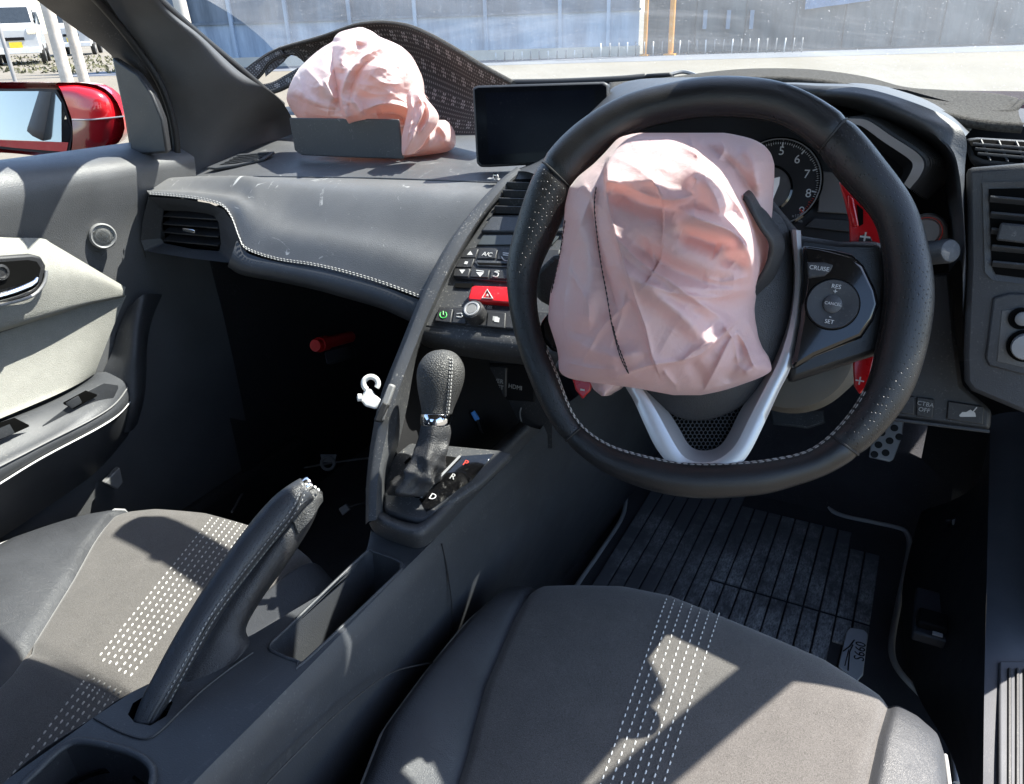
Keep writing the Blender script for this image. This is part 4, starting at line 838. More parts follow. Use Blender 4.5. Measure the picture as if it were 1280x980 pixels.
ka = key([(549, 385), (566, 386), (563, 403), (543, 401)]); ring = [FP(554+4.2*sin(q), 393.5-4.2*cos(q), .0049) for q in np.linspace(.7, 2*pi-.7, 16)]
M['greenprint'] = mat('green print', (.05, .5, .08), .5); tube('power_mark', ring, .0006, M['greenprint'], ka, 5); tube('power_mark', [FP(554, 389, .0049), FP(554, 393.5, .0049)], .0006, M['greenprint'], ka, 5)
kb = key([(568, 386), (584, 387), (582, 405), (565, 403)]); tube('return_mark', cr([FP(x, y, .0049) for x, y in ((571, 392), (577, 392), (577.5, 396.5), (570.5, 396))], 10), .0008, M['white'], kb, 5)
kc = key([(610, 389), (632, 391), (631, 410), (608, 408)])
for q in (0, 2.2): slab('copy_mark', [FP(x+q, y+q*.7, .0049+q*.0001) for x, y in ((616, 395), (622, 395.6), (621.5, 401.4), (615.5, 400.6))], FN, .0003, M['white'] if q else M['greyprint'], kc, .0003)
kk = FP(595.5, 395, .004)
vk = lathe('volume_knob', kk, FN, [(.0125, 0), (.0125, .012), (.0112, .0145), (.009, .0150), (.0080, .0142)], M['plastic_deep'], stk, 32)
lathe('knob_ring', kk, FN, [(.0092, .0148), (.0085, .0162), (.0070, .0162), (.0064, .0150)], M['silver'], vk, 32, None, 35, False)
lathe('knob_cap', kk, FN, [(.0065, .0148), (.0055, .0156), (0, .0157)], M['greyplastic'], vk, 24)
# lip below the face, recess behind the gear knob
surf('lip', [[FP(px, py, h) for px, py, h in q] for q in ([(524, 408, -.001), (600, 416, -.001), (760, 436, -.001)], [(521, 416, -.002), (600, 427, -.002), (760, 448, -.002)], [(524, 426, -.02), (600, 440, -.02), (760, 462, -.02)], [(540, 440, -.08), (610, 450, -.08), (760, 470, -.08)])], M['plastic_dusty'], stk, 16, 12)
BP = Plane(at(610, 480, D=1.0), (0, -.98, .2))
surf('recess_wall', [[BP(px, py, h) for px, py, h in q] for q in ([(500, 430, 0), (600, 430, 0), (690, 430, 0)], [(500, 500, 0), (600, 500, 0), (690, 500, 0)], [(500, 560, .0), (600, 560, .0), (690, 560, .0)])], M['plastic_deep'], stk, 6, 6)
mb = MB()
for i in range(12):
    for j in range(9):
        p = BP(574+i*2.6, 455+j*5-i*1.0, .002); 
        if i < 11: mb.box(p, BP.x*.0010, BP.y*.0016, BP.n*.001)
stuff(mb.build('speaker_grille', M['plastic'], stk))
oc = slab('outlet_cover', [BP(px, py, .006) for px, py in ((603, 457), (633, 459), (632, 497), (602, 494))], BP.n, .008, M['plastic_deep'], stk, .002)
slab('outlet_frame', [BP(px, py, .003) for px, py in ((599, 453), (668, 457), (668, 503), (598, 498))], BP.n, .006, M['black'], stk, .002)
text('lettering', 'POWER\nOUTLET', BP(617, 479, .0065), BP.x, BP.y, .0080, M['greyprint'], oc)
text('lettering', 'HDMI', BP(644, 484, .004), BP.x, BP.y, .0080, M['greyprint'], stk)
# left rail that sweeps from the dash down beside the gear selector
ro = [(646, 208, .935), (622, 228, .92), (590, 264, .905), (558, 312, .885), (530, 370, .865), (508, 425, .845), (484, 488, .815), (470, 545, .795), (462, 600, .775), (460, 652, .757)]
rm = [(652, 213, .930), (630, 233, .915), (601, 270, .898), (571, 318, .878), (543, 375, .857), (520, 430, .837), (497, 492, .807), (482, 548, .787), (472, 602, .768), (470, 650, .752)]
ri = [(654, 222, .935), (632, 240, .918), (600, 276, .900), (570, 324, .880), (542, 382, .860), (519, 436, .840), (500, 496, .815), (493, 548, .800), (479, 590, .780), (475, 640, .765)]
rl = [(642, 214, .97), (616, 234, .95), (584, 270, .94), (551, 318, .92), (523, 376, .90), (500, 432, .88), (476, 494, .85), (464, 550, .82), (458, 604, .80), (457, 656, .78)]
rb = [(657, 228, .97), (635, 246, .95), (603, 282, .935), (573, 330, .915), (545, 388, .895), (522, 442, .875), (510, 502, .86), (499, 552, .84), (483, 600, .81), (479, 645, .79)]
rows = [[at(px, py, D=d) for px, py, d in q] for q in (rl, ro, rm, ri, rb)]
rr_ = [cr(r, 60) for r in rows]
rail = gridmesh('side_rail', np.array([rr_[0], rr_[1]*.94+rr_[0]*.06, rr_[1]*.9+rr_[2]*.1, rr_[1]*.5+rr_[2]*.5, rr_[2], rr_[2]*.9+rr_[3]*.1, rr_[2]*.5+rr_[3]*.5, rr_[3]*.94+rr_[2]*.06, rr_[3]*.95+rr_[4]*.05, rr_[4]]), M['plastic_dusty'], stk, sharp=40)
# closing side of the stack towards the passenger footwell
surf('side_cheek', [[at(px, py, D=d) for px, py, d in rl], [at(px, py, D=d)+np.array([.05, .3, -.03]) for px, py, d in rl]], M['black'], stk, 30, 6)
# ------------------------------------------------------------------ navigation display
NP = Plane(at(676, 156, Y=.90), (.16, -.97, .16))
nav = thing('display_screen', 'black tablet style display standing on the middle of the dash', 'screen', NP(676, 206))
npts = [(590, 110), (596, 107), (754, 102), (760, 105), (762, 196), (757, 201), (612, 209), (600, 209), (595, 204)]
slab('housing', [NP(px, py) for px, py in npts], NP.n, .016, M['plastic_deep'], nav, .0025)
slab('glass', [NP(px, py, .001) for px, py in ((593, 112), (598, 109.5), (752, 105), (758, 108), (759.5, 194), (755, 198.5), (612, 206), (602, 206), (598, 202))], NP.n, .0015, M['screen'], nav, .0004)
slab('panel', [NP(px, py, .0014) for px, py in ((607, 116), (743, 112), (745, 186), (611, 194))], NP.n, .0006, mat('switched off lcd', (.004, .005, .009), .16, dust=.04, spec=.06), nav)
box('stand', NP(690, 214, -.03), (.03, .02, .025), M['plastic_deep'], nav, None, .004)
cw = thing('bracket_screw', 'small silver bracket screw on the dash corner below the display', 'screw', at(620, 222, Y=.85))
lathe('head', at(620, 221, Y=.846), (0, -.3, .95), [(.004, -.003), (.004, .002), (.003, .004), (0, .004)], M['chrome'], cw, 16); box('washer', at(617, 224, Y=.846), (.008, .003, .001), M['silver2'], cw, None, .0004)
# ------------------------------------------------------------------ centre console
con = thing('centre_console', 'charcoal centre console with a storage slot, cup holder and lever opening', 'console', (XC, .4, .30))
ZT = .60
def ct(px, py, dz=0.): return at(px, py, Z=ZT+dz)
# top skin with real openings: one n-gon bridged by hand
outer = [(-60, 1110), (-20, 1000), (12, 972), (60, 938), (121, 894), (165, 865), (240, 830), (318, 792), (402, 742), (440, 711), (458, 688), (464, 664), (475, 668), (522, 684), (545, 672), (500, 717), (420, 799), (330, 890), (250, 970), (120, 1110)]
slot = [(338, 806), (358, 786), (455, 693), (466, 690), (499, 702), (501, 710), (492, 722), (382, 826), (372, 827), (342, 815)]
holeL = [(160, 893), (166, 879), (184, 868), (206, 868), (216, 878), (208, 895), (188, 907), (168, 903)]
cup = [(20, 1000), (50, 962), (82, 934), (108, 928), (160, 940), (186, 955), (192, 975), (176, 1010), (120, 1060), (40, 1060)]
def holed(name, out, holes, f, m, parent, nrm=(0, 0, 1)):
    b = bmesh.new(); ed = []
    for loop in [out]+holes:
        vs = [b.verts.new(tuple(f(*p))) for p in loop]
        for i in range(len(vs)): ed.append(b.edges.new((vs[i], vs[(i+1) % len(vs)])))
    r = bmesh.ops.triangle_fill(b, edges=ed, use_beauty=True, use_dissolve=False, normal=nrm)
    me = bpy.data.meshes.new(name); b.normal_update(); b.to_mesh(me); b.free(); o = put(name, me, m, parent); return o
top = holed('top_skin', outer, [slot, holeL, cup], ct, M['plastic'], con)
m_ = top.modifiers.new('s', 'SOLIDIFY'); m_.thickness = .004; m_.offset = -1
# driver side wall, rolled edge at the top
ed = [(544, 672), (500, 717), (420, 799), (330, 890), (250, 970), (120, 1110)]
e0 = [at(700, 512, Z=.605), at(673, 540, Z=.605), at(610, 604, Z=.602)]+[ct(*p) for p in ed]
dx = np.array([1., 0, 0]); dz = np.array([0, 0, 1.])
far = [np.array([-.335, 1.7, .60]), np.array([-.335, 1.2, .60])]
E0 = far+e0
side = surf('side_wall', [E0, [p+dx*.004-dz*.002 for p in E0], [p+dx*.006-dz*.008 for p in E0], [p+dx*.009-dz*.06 for p in E0], [p-dx*.004-dz*.16 for p in E0], [p-dx*.036-dz*.28 for p in E0], [p-dx*.085-dz*.43 for p in E0]], M['plastic'], con, 40, 30)
L0 = [ct(px, py) for px, py in ((-60, 1110), (12, 972), (121, 894), (165, 865), (318, 792), (402, 742), (458, 688), (464, 660))]
surf('side_wall', [L0, [p-dx*.004-dz*.003 for p in L0], [p-dx*.006-dz*.02 for p in L0], [p-dx*.012-dz*.2 for p in L0], [p-dx*.02-dz*.42 for p in L0]], M['plastic'], con, 40, 20)
tube('panel_gap', cr([ct(546, 671)+dx*.0055-dz*.007, at(547, 672, Z=.6)+dx*.0085-dz*.04, at(546, 672, Z=.6)+dx*.0105-dz*.10, at(546, 672, Z=.6)-dx*.0035-dz*.17], 14), .0008, M['plastic_deep'], con, 6)
Pk = Plane((E0[3]+np.array([.011, 0, 0])), (1, 0, .06))
tube('seam', cr([Plane(E0[3]+dx*.010, (1, 0, .08))(px, py) for px, py in ((333, 980), (400, 912), (450, 868), (485, 843), (520, 832), (560, 826))], 20), .0008, M['plastic_deep'], con, 6)
# slot tray walls and floor
def well(name, loop, depth, m, parent, inset=.92, steps=3):
    P = np.array([ct(*p) for p in loop]); c = P.mean(0); rows = [P]
    for k in range(1, steps+1): f = k/steps; rows.append(c+(P-c)*(1-(1-inset)*f)-dz*depth*f)
    n = len(P); V = [v for r in rows for v in r]; F = [(k*n+i, k*n+(i+1) % n, (k+1)*n+(i+1) % n, (k+1)*n+i) for k in range(steps) for i in range(n)]+[tuple(steps*n+i for i in range(n))]
    return raw(name, V, F, m, parent, True, None, None, False, 40)
well('slot_tray', slot, .055, M['plastic'], con, .9)
tube('slot_lip', cr([ct(*p) for p in slot], 90, True), .0016, M['plastic'], con, 8, True)
cw_ = well('cup_well', cup, .075, M['plastic_deep'], con, .85)
tube('cup_lip', cr([ct(*p)+dz*.001 for p in cup], 60, True), .0030, M['plastic'], con, 8, True)
lathe('cup_ring', ct(100, 985)-dz*.03, (0, 0, 1), [(.036, 0), (.037, .004), (.034, .006), (.033, .002)], M['gloss'], cw_, 40, None, 35, False)
well('lever_well', holeL, .06, M['hole'], con, .9)
tube('lever_plate_seam', cr([ct(px, py)+dz*.0004 for px, py in ((118, 898), (150, 915), (180, 924), (198, 916), (225, 890), (252, 864), (285, 838), (316, 816))], 30), .0010, M['plastic_deep'], con, 6)
# raised collar round the gear selector
RC = [(462, 590, .66), (478, 568, .67), (462, 640, .645), (464, 655, .64), (478, 668, .637), (524, 683, .632), (545, 669, .632), (600, 612, .64), (673, 540, .655)]
col = surf('gear_surround', [[at(px, py, Z=z) for px, py, z in q] for q in (
 [(457, 610, .62), (459, 645, .606), (470, 667, .602), (500, 680, .601), (524, 685, .601), (546, 671, .602), (600, 614, .606), (676, 537, .61)],
 [(462, 606, .65), (464, 640, .633), (474, 654, .629), (500, 666, .628), (522, 670, .628), (540, 660, .628), (592, 607, .632), (664, 534, .638)],
 [(468, 604, .652), (470, 636, .636), (478, 645, .633), (500, 656, .632), (520, 660, .632), (534, 652, .632), (586, 600, .636), (656, 530, .642)],
 [(474, 604, .635), (475, 632, .618), (482, 638, .615), (500, 648, .614), (518, 651, .614), (530, 646, .614), (580, 596, .62), (650, 526, .625)])], M['plastic_dusty'], con, 60, 22)
# ------------------------------------------------------------------ gear selector
GPl = Plane(at(545, 600, D=.80), (0, -.30, .955))
gs = thing('gear_selector', 'upright leather gear knob with a chrome collar and creased boot', 'gear lever', GPl(530, 605))
plate = slab('gate_plate', [GPl(px, py, .0) for px, py in ((480, 600), (486, 574), (512, 553), (560, 556), (624, 562), (640, 566), (600, 604), (548, 638), (530, 650), (520, 651), (482, 640), (479, 634))], GPl.n, .010, M['plastic_dusty'], gs, .003)
slab('gate_slot', [GPl(px, py, .0008) for px, py in ((493, 608), (520, 572), (560, 570), (572, 572), (524, 622), (520, 622))], GPl.n, .0006, M['hole'], gs)
slab('gloss_strip', [GPl(px, py, .0008) for px, py in ((575, 570), (618, 567), (590, 600), (546, 632), (533, 640), (524, 624))], GPl.n, .0008, M['gloss'], gs, .0003)
for s, px, py, m_ in (('P', 582, 579, 'redprint'), ('R', 566, 596, 'greyprint'), ('D', 541, 621, 'white')): text('lettering', s, GPl(px, py, .0024), GPl.x, GPl.y, .0105, M[m_], gs)
tube('gate_rim', [GPl(526, 621, .002), GPl(575, 570, .002)], .0014, M['silver2'], gs, 6)
slab('release_slot', [GPl(px, py, .0009) for px, py in ((505, 578), (512, 571), (514, 573), (507, 580))], GPl.n, .0004, M['hole'], gs)
def axis_loft(name, path, m, parent, seg=32, fold=None, flatx=1.):
    """path: (px, py, D, radius_px)"""
    V = []; n = len(path)
    for px, py, d, r in path:
        c = at(px, py, D=d); R = r*d/FPX
        for k in range(seg):
            q = 2*pi*k/seg; rr = R*(1+(fold(px, py, q) if fold else 0)); V.append(c+rt*cos(q)*rr*flatx-fw*sin(q)*rr*.95)
    F = [(i*seg+k, i*seg+(k+1) % seg, (i+1)*seg+(k+1) % seg, (i+1)*seg+k) for i in range(n-1) for k in range(seg)]
    F += [tuple(range(seg))[::-1], tuple((n-1)*seg+k for k in range(seg))]
    return raw(name, V, F, m, parent, True, None, None, True)
kp = cr([(553, 437, .790, 2), (552.5, 439, .790, 12), (552, 445, .790, 21), (551.5, 456, .79, 28), (551, 468, .79, 30), (550, 482, .79, 28.5), (548.5, 497, .79, 24.5), (547, 510, .79, 20.5), (546, 518, .79, 19)], 40)
kn_ = axis_loft('knob', kp, M['leather_gear'], gs)
def knobpt(i, q, o=0.): px, py, d, r = kp[i]; R = r*d/FPX+o; c = at(px, py, D=d); return c+rt*cos(q)*R-fw*sin(q)*R*.95
mb = MB(); line = [knobpt(i, .98-.012*i*0+.25*sin(i/12.)-.1, .0005) for i in range(10, 40)]
dashes(np.array(line), .0028, .0010, .0010, .0012, mb, -fw); dashes(np.array(line)+rt*.0022, .0028, .0010, .0008, .0012, mb, -fw)
stuff(mb.build('stitching', M['thread_grey'], kn_))
axis_loft('collar', [(546, 517, .79, 18.2), (546, 518, .79, 19.6), (545.5, 525, .79, 19.6), (545, 531, .79, 18.8), (545, 533, .79, 17.5)], M['chrome'], gs)
rr_ = random.Random(3); ph = [rr_.uniform(0, 6) for _ in range(6)]
def bf(px, py, q): s = (py-530)/80.; return -(.10+.30*s)*(abs(sin(q*2.5+ph[0]+.6*sin(py*.075)+.03*py))**.8-.6)-.24*max(0, s-.15)*(abs(sin(py*.15+1.2*q+ph[1]))-.5)+.05*s*sin(q*8+ph[2]-py*.1)
axis_loft('boot', cr([(545, 531, .79, 18), (545, 540, .79, 19.5), (543, 552, .79, 20), (539, 566, .785, 20.5), (533, 580, .785, 22), (525, 594, .785, 25), (517, 606, .785, 27), (512, 614, .785, 26), (509, 619, .785, 20)], 46), M['boot'], gs, 48, bf)
# ------------------------------------------------------------------ parking brake
pbk = thing('parking_brake', 'raised parking brake lever wrapped in perforated leather with pale stitching', 'hand brake', at(200, 885, Z=.58))
gp = [(180, 905, .594), (192, 880, .598), (212, 845, .608), (243, 790, .626), (275, 738, .644), (305, 695, .660), (333, 660, .675), (356, 634, .686), (374, 618, .693), (384, 611, .696)]
gw = [12, 15, 16.5, 17, 17.2, 17.6, 18.6, 20, 20, 17]
P = cr([at(px, py, D=d) for px, py, d in gp], 60); Wd = np.interp(np.linspace(0, 1, 60), np.linspace(0, 1, 10), gw)*.655/FPX
T = np.gradient(P, axis=0); T /= np.linalg.norm(T, axis=1)[:, None]
V = []; seg = 24
for i in range(60):
    sx = np.cross(T[i], fw); sx /= np.linalg.norm(sx); nn = np.cross(sx, T[i])
    for k in range(seg):
        q = 2*pi*k/seg; V.append(P[i]+sx*Wd[i]*(abs(cos(q))**.8*np.sign(cos(q)))+nn*Wd[i]*1.05*(abs(sin(q))**.8*np.sign(sin(q))))
F = [(i*seg+k, i*seg+(k+1) % seg, (i+1)*seg+(k+1) % seg, (i+1)*seg+k) for i in range(59) for k in range(seg)]+[tuple(range(seg))[::-1], tuple(59*seg+k for k in range(seg))]
grip = raw('grip', V, F, M['leather_brake'], pbk, True, None, None, True)
mb = MB(); sxs = [np.cross(t, fw)/np.linalg.norm(np.cross(t, fw)) for t in T]
for off in (.34, .62): 
    sgn = 1 if sxs[20]@rt > 0 else -1
    ln = [P[i]+sxs[i]*sgn*Wd[i]*off-fw*Wd[i]*1.05*(1-off**2.5)**.42 for i in range(2, 59)]
    dashes(np.array(ln), .0030, .0014, .0006, .0009, mb, -fw)
    tube('seam', np.array(ln)+sxs[20]*sgn*.0012, .0009, M['leather_brake'], grip, 6)
mb = MB()
# sleeve: the smooth leather skirt on the console side, flaring to the base
sl_ = [[at(px, py, D=d) for px, py, d in q] for q in (
 [(384, 614, .702), (352, 655, .692), (318, 702, .675), (282, 755, .655), (248, 808, .638), (218, 855, .620), (196, 884, .606)],
 [(394, 613, .700), (368, 652, .690), (335, 700, .674), (298, 756, .655), (268, 806, .638), (242, 848, .622), (206, 888, .606)],
 [(402, 614, .705), (384, 655, .698), (352, 702, .684), (320, 748, .668), (300, 786, .654), (282, 832, .634), (226, 882, .609)],
 [(403, 620, .715), (390, 655, .712), (360, 703, .705), (328, 748, .695), (308, 784, .676), (308, 812, .648), (248, 866, .618)],
 [(396, 626, .73), (382, 660, .73), (352, 706, .73), (318, 750, .73), (302, 786, .70), (305, 814, .67), (250, 866, .64)])]
slv = surf('sleeve', sl_, M['boot'], pbk, 40, 24, .002)
surf('tip_skirt', [[at(px, py, D=d) for px, py, d in q] for q in ([(360, 640, .69), (375, 622, .694), (392, 612, .70), (401, 618, .71)], [(366, 652, .688), (381, 636, .69), (393, 624, .695), (402, 622, .705)], [(372, 668, .69), (388, 650, .692), (397, 634, .70), (402, 626, .71)])], M['leather_gear'], pbk, 20, 16, .0015)
lathe('release_button', at(381, 608, D=.702), P[-1]-P[-6], [(.0075, -.012), (.0075, .004), (.0062, .0065), (0, .007)], M['chrome'], pbk, 24)
mb = MB(); dashes(cr([at(px, py, D=d) for px, py, d in ((362, 612, .684), (375, 606, .686), (390, 607, .690), (401, 615, .697))], 20), .0035, .0010, .0012, .0015, mb, -fw); gl = [(374, 616), (364, 637), (326, 687), (268, 762), (234, 821), (203, 880)]
for ox, oy in ((0, 0), (6.5, 1.5)):
    ln = drape([grip, slv], [(x+ox, y+oy) for x, y in gl], 80); mg = MB(); dashes(ln, .0030, .0013, .00055, .0008, mg, -fw); stuff(mg.build('stitching', M['thread_grey'], grip))
tube('seam', drape([grip, slv], [(x+3.2, y+.8) for x, y in gl], 60, -.0002), .0009, M['rubber'], grip, 6)
stuff(mb.build('tip_stitching', M['thread'], pbk))
# ------------------------------------------------------------------ steering wheel
_az, _ti = radians(12), radians(26.)
WN = np.array([sin(_az)*cos(_ti), -cos(_az)*cos(_ti), sin(_ti)])
WPl = Plane(at(893, 361, D=.64), WN)
whl = thing('steering_wheel', 'black leather steering wheel with silver vee spoke and red paddles', 'steering wheel', WPl.o)
rim_o = [(905, 96), (985, 106), (1055, 146), (1108, 202), (1145, 260), (1162, 320), (1168, 370), (1160, 430), (1140, 490), (1105, 540), (1055, 582), (990, 610), (930, 621), (860, 622), (795, 608), (735, 578), (692, 532), (662, 475), (641, 405), (634, 340), (645, 280), (670, 215), (710, 165), (770, 125), (840, 104)]
rim_i = [(900, 146), (962, 152), (1008, 176), (1052, 230), (1088, 268), (1102, 312), (1104, 370), (1096, 425), (1079, 487), (1040, 540), (1000, 568), (958, 574), (925, 577), (866, 578), (815, 571), (765, 557), (724, 528), (698, 467), (676, 410), (672, 345), (698, 285), (722, 232), (757, 192), (803, 162), (850, 150)]
ro_ = np.array([WPl(*p) for p in rim_o]); ri_ = np.array([WPl(*p) for p in rim_i])
NR = 300
cen = cr((ro_+ri_)/2, NR, True); inn = cr(ri_, NR, True); ot = cr(ro_, NR, True)
rad = np.linalg.norm(ot-inn, axis=1)/2
k_ = np.ones(15)/15; rad = np.convolve(np.concatenate([rad[-7:], rad, rad[:7]]), k_, 'valid'); wd_ = (ot-inn)/np.linalg.norm(ot-inn, axis=1)[:, None]
def near(px, py): return int(np.argmin(np.linalg.norm(cen-WPl(px, py), axis=1)))
cuts = [near(1044, 168), near(1048, 551), near(715, 547), near(697, 222)]
SEG = 28
def rimsec(i0, i1, m, name):
    idx = [(i0+k) % NR for k in range((i1-i0) % NR+1)]; n = len(idx); V = []
    for j, i in enumerate(idx):
        e = min(j, n-1-j); R = rad[i]*(1-.09*math.exp(-(e/1.1)**2))
        for k in range(SEG):
            q = 2*pi*k/SEG; V.append(cen[i]+wd_[i]*R*cos(q)+WPl.n*R*.92*sin(q))
    F = [(i*SEG+k, i*SEG+(k+1) % SEG, (i+1)*SEG+(k+1) % SEG, (i+1)*SEG+k) for i in range(n-1) for k in range(SEG)]
    return raw(name, V, F, m, whl, True, None, None, True)
rs = [rimsec(cuts[0], cuts[1], M['leather_perf'], 'rim_grip'), rimsec(cuts[1], cuts[2], M['leather_wheel'], 'rim_leather'), rimsec(cuts[2], cuts[3], M['leather_perf'], 'rim_grip'), rimsec(cuts[3], cuts[0], M['leather_wheel'], 'rim_leather')]
mb = MB(); md = MB()
for a in (2.72, 2.92):
    ln = np.array([cen[i % NR]+wd_[i % NR]*rad[i % NR]*1.01*cos(a)+WPl.n*rad[i % NR]*.935*sin(a) for i in range(NR+1)])
    b0, b1 = cuts[1]-14, cuts[2]+26
    dashes(ln[b0:b1], .0046, .0010, .0005, .0008, mb, WPl.n); dashes(np.concatenate([ln[b1:], ln[:b0]]), .0042, .0012, .0004, .0005, md, WPl.n)
stuff(mb.build('rim_stitching', M['thread'], whl)); stuff(md.build('rim_stitching', mat('brown thread', (.06, .045, .04), .8), whl))
for i in cuts: tube('rim_seam', np.array([cen[i]+wd_[i]*rad[i]*.935*cos(q)+WPl.n*rad[i]*.86*sin(q) for q in np.linspace(-.3, pi+.3, 24)]), .0010, M['rubber'], whl, 6)
W = lambda pts, h: [WPl(px, py, h) for px, py in pts]
# hub cover (domed) and lower hub
hub = [(780, 470), (790, 484), (823, 507), (849, 522), (872, 526), (896, 522), (929, 506), (962, 470), (984, 415), (992, 349), (986, 290), (965, 262), (920, 250), (830, 260), (760, 300), (742, 380), (755, 440)]
h0 = cr(W(hub, -.012), 80, True); hc = h0.mean(0); rows = [h0-WPl.n*.02, h0]
for f in (.985, .96, .9, .8, .6, .35, .05): rows.append(hc+(h0-hc)*f+WPl.n*(.030*(1-f**3.)))
gridmesh('hub_cover', np.array(rows), M['leather_hub'], whl, True)
# hub body behind
slab('hub_body', W([(800, 250), (960, 240), (1010, 300), (1000, 440), (930, 540), (850, 540), (780, 460), (740, 340)], -.03), WPl.n, .03, M['plastic_deep'], whl, .006)
# silver vee
vo_ = [(1001, 288), (1003, 349), (999, 402), (990, 455), (974, 489), (957, 526), (937, 566), (921, 584), (900, 593), (876, 594), (853, 590), (837, 581), (820, 560), (806, 532), (793, 503), (782, 484)]
vi_ = [(990, 287), (994, 349), (988, 402), (974, 449), (957, 483), (938, 520), (922, 552), (910, 566), (894, 576), (876, 578), (862, 575), (851, 567), (838, 546), (824, 520), (811, 498), (801, 484)]
vj_ = [(988, 288), (992, 349), (985, 402), (968, 446), (948, 480), (926, 512), (911, 542), (901, 556), (890, 562), (876, 563), (866, 560), (858, 552), (848, 534), (835, 514), (820, 497), (806, 484)]
A_ = [cr(W(vo_, -.014), 70), cr(W(vo_, -.002), 70), cr(W(vo_, .000), 70)*.5+cr(W(vo_, .002), 70)*.5, (cr(W(vo_, .004), 70)*.5+cr(W(vi_, .004), 70)*.5), cr(W(vi_, .001), 70)]
gridmesh('silver_spoke', np.array(A_), M['silver'], whl, sharp=60)
gridmesh('spoke_bevel', np.array([cr(W(vi_, .001), 70), cr(W(vj_, -.012), 70), cr(W(vj_, -.03), 70)]), M['silver2'], whl, sharp=60)
# honeycomb insert
mh = [(836, 512), (849, 521), (872, 526), (896, 522), (934, 500), (926, 514), (911, 544), (901, 558), (890, 564), (876, 565), (866, 562), (857, 553), (847, 536)]
hm = slab('mesh_insert', W(mh, -.020), WPl.n, .004, M['hole'], whl)
mb = MB(); mhp = np.array(mh, float)
def inside(px, py, poly):
    c = False; n = len(poly)
    for i in range(n):
        x1, y1 = poly[i]; x2, y2 = poly[(i+1) % n]
        if (y1 > py) != (y2 > py) and px < (x2-x1)*(py-y1)/(y2-y1)+x1: c = not c
    return c
hs = 5.4
for j in range(-2, 16):
    for i in range(-2, 24):
        x = 836+(i+.5*(j % 2))*hs; y = 500+j*hs*.84
        if inside(x, y, mh):
            ring = [WPl(x+3.0*cos(a), y+3.0*sin(a), -.0185) for a in np.arange(6)*pi/3+pi/6]; mb.tube(ring, .00042, 4, True)
stuff(mb.build('honeycomb', M['plastic'], hm))
# right spoke: leather web, gloss pod, keys
slab('spoke_web', W([(996, 292), (1050, 300), (1104, 300), (1125, 340), (1128, 400), (1110, 440), (1084, 448), (1040, 462), (985, 480)], -.012), WPl.n, .02, M['leather_wheel'], whl, .006)
pod = slab('control_pod', W([(1003, 305), (1043, 311), (1066, 317), (1081, 331), (1096, 362), (1100, 380), (1093, 400), (1078, 422), (1019, 446), (991, 463), (990, 452), (999, 402), (1004, 349)], .010), WPl.n, .026, M['gloss'], whl, .005)
kx, ky = WPl.x, WPl.y
KX = WPl(1041, 384)-WPl(1000, 378); KX /= np.linalg.norm(KX); KYv = WPl(1042, 330)-WPl(1040, 380); KYv -= KX*(KYv@KX); KYv /= np.linalg.norm(KYv)
s = slab('cruise_button', W([(1008, 327), (1031, 327.5), (1042, 331), (1038, 339), (1031, 345), (1010, 348)], .0118), WPl.n, .003, M['plastic_deep'], pod, .0012)
text('lettering', 'CRUISE', WPl(1024, 335.5, .0121), KX, KYv, .0047, M['white'], s)
dc = WPl(1040.3, 380.5, .010); DR = np.linalg.norm(WPl(1074, 381, .01)-dc)
dp = lathe('cruise_pad', dc, WPl.n, [(DR, -.002), (DR, .0008), (DR*.96, .0024), (DR*.55, .0018), (DR*.37, .0012), (0, .0012)], M['plastic_deep'], pod, 48)
lathe('pad_gap', dc, WPl.n, [(DR*1.05, 0), (DR*1.05, .0004), (DR*1.0, .0004)], M['hole'], pod, 48)
lathe('cancel_button', dc, WPl.n, [(DR*.36, 0), (DR*.355, .0030), (DR*.31, .0036), (0, .0037)], M['plastic'], dp, 32)
text('lettering', 'CANCEL', dc+WPl.n*.0040, KX, KYv, .0033, M['white'], dp)
text('lettering', 'RES', dc+KYv*DR*.70+WPl.n*.0030, KX, KYv, .0047, M['white'], dp)
text('lettering', '+', dc+KYv*DR*.50+WPl.n*.0028, KX, KYv, .0062, M['white'], dp)
text('lettering', 'SET', dc-KYv*DR*.72+WPl.n*.0030, KX, KYv, .0045, M['white'], dp)
text('lettering', '-', dc-KYv*DR*.50+WPl.n*.0028, KX, KYv, .0062, M['white'], dp)
# left spoke, mostly behind the airbag
slab('spoke_web', W([(790, 300), (730, 310), (690, 318), (667, 340), (668, 372), (690, 384), (790, 400)], -.012), WPl.n, .02, M['leather_gear'], whl, .006)
slab('spoke_web', W([(790, 430), (735, 440), (698, 446), (690, 462), (700, 470), (790, 470)], -.014), WPl.n, .02, M['leather_wheel'], whl, .006)
pl_ = slab('control_pod', W([(790, 360), (702, 384), (683, 392), (674, 404), (676, 424), (690, 440), (720, 440), (790, 440)], .002), WPl.n, .02, M['gloss'], whl, .004)
slab('key', W([(690, 399), (720, 399), (720, 416), (688, 412)], .0035), WPl.n, .003, mat('blue grey key', (.05, .08, .12), .3), pl_, .001)
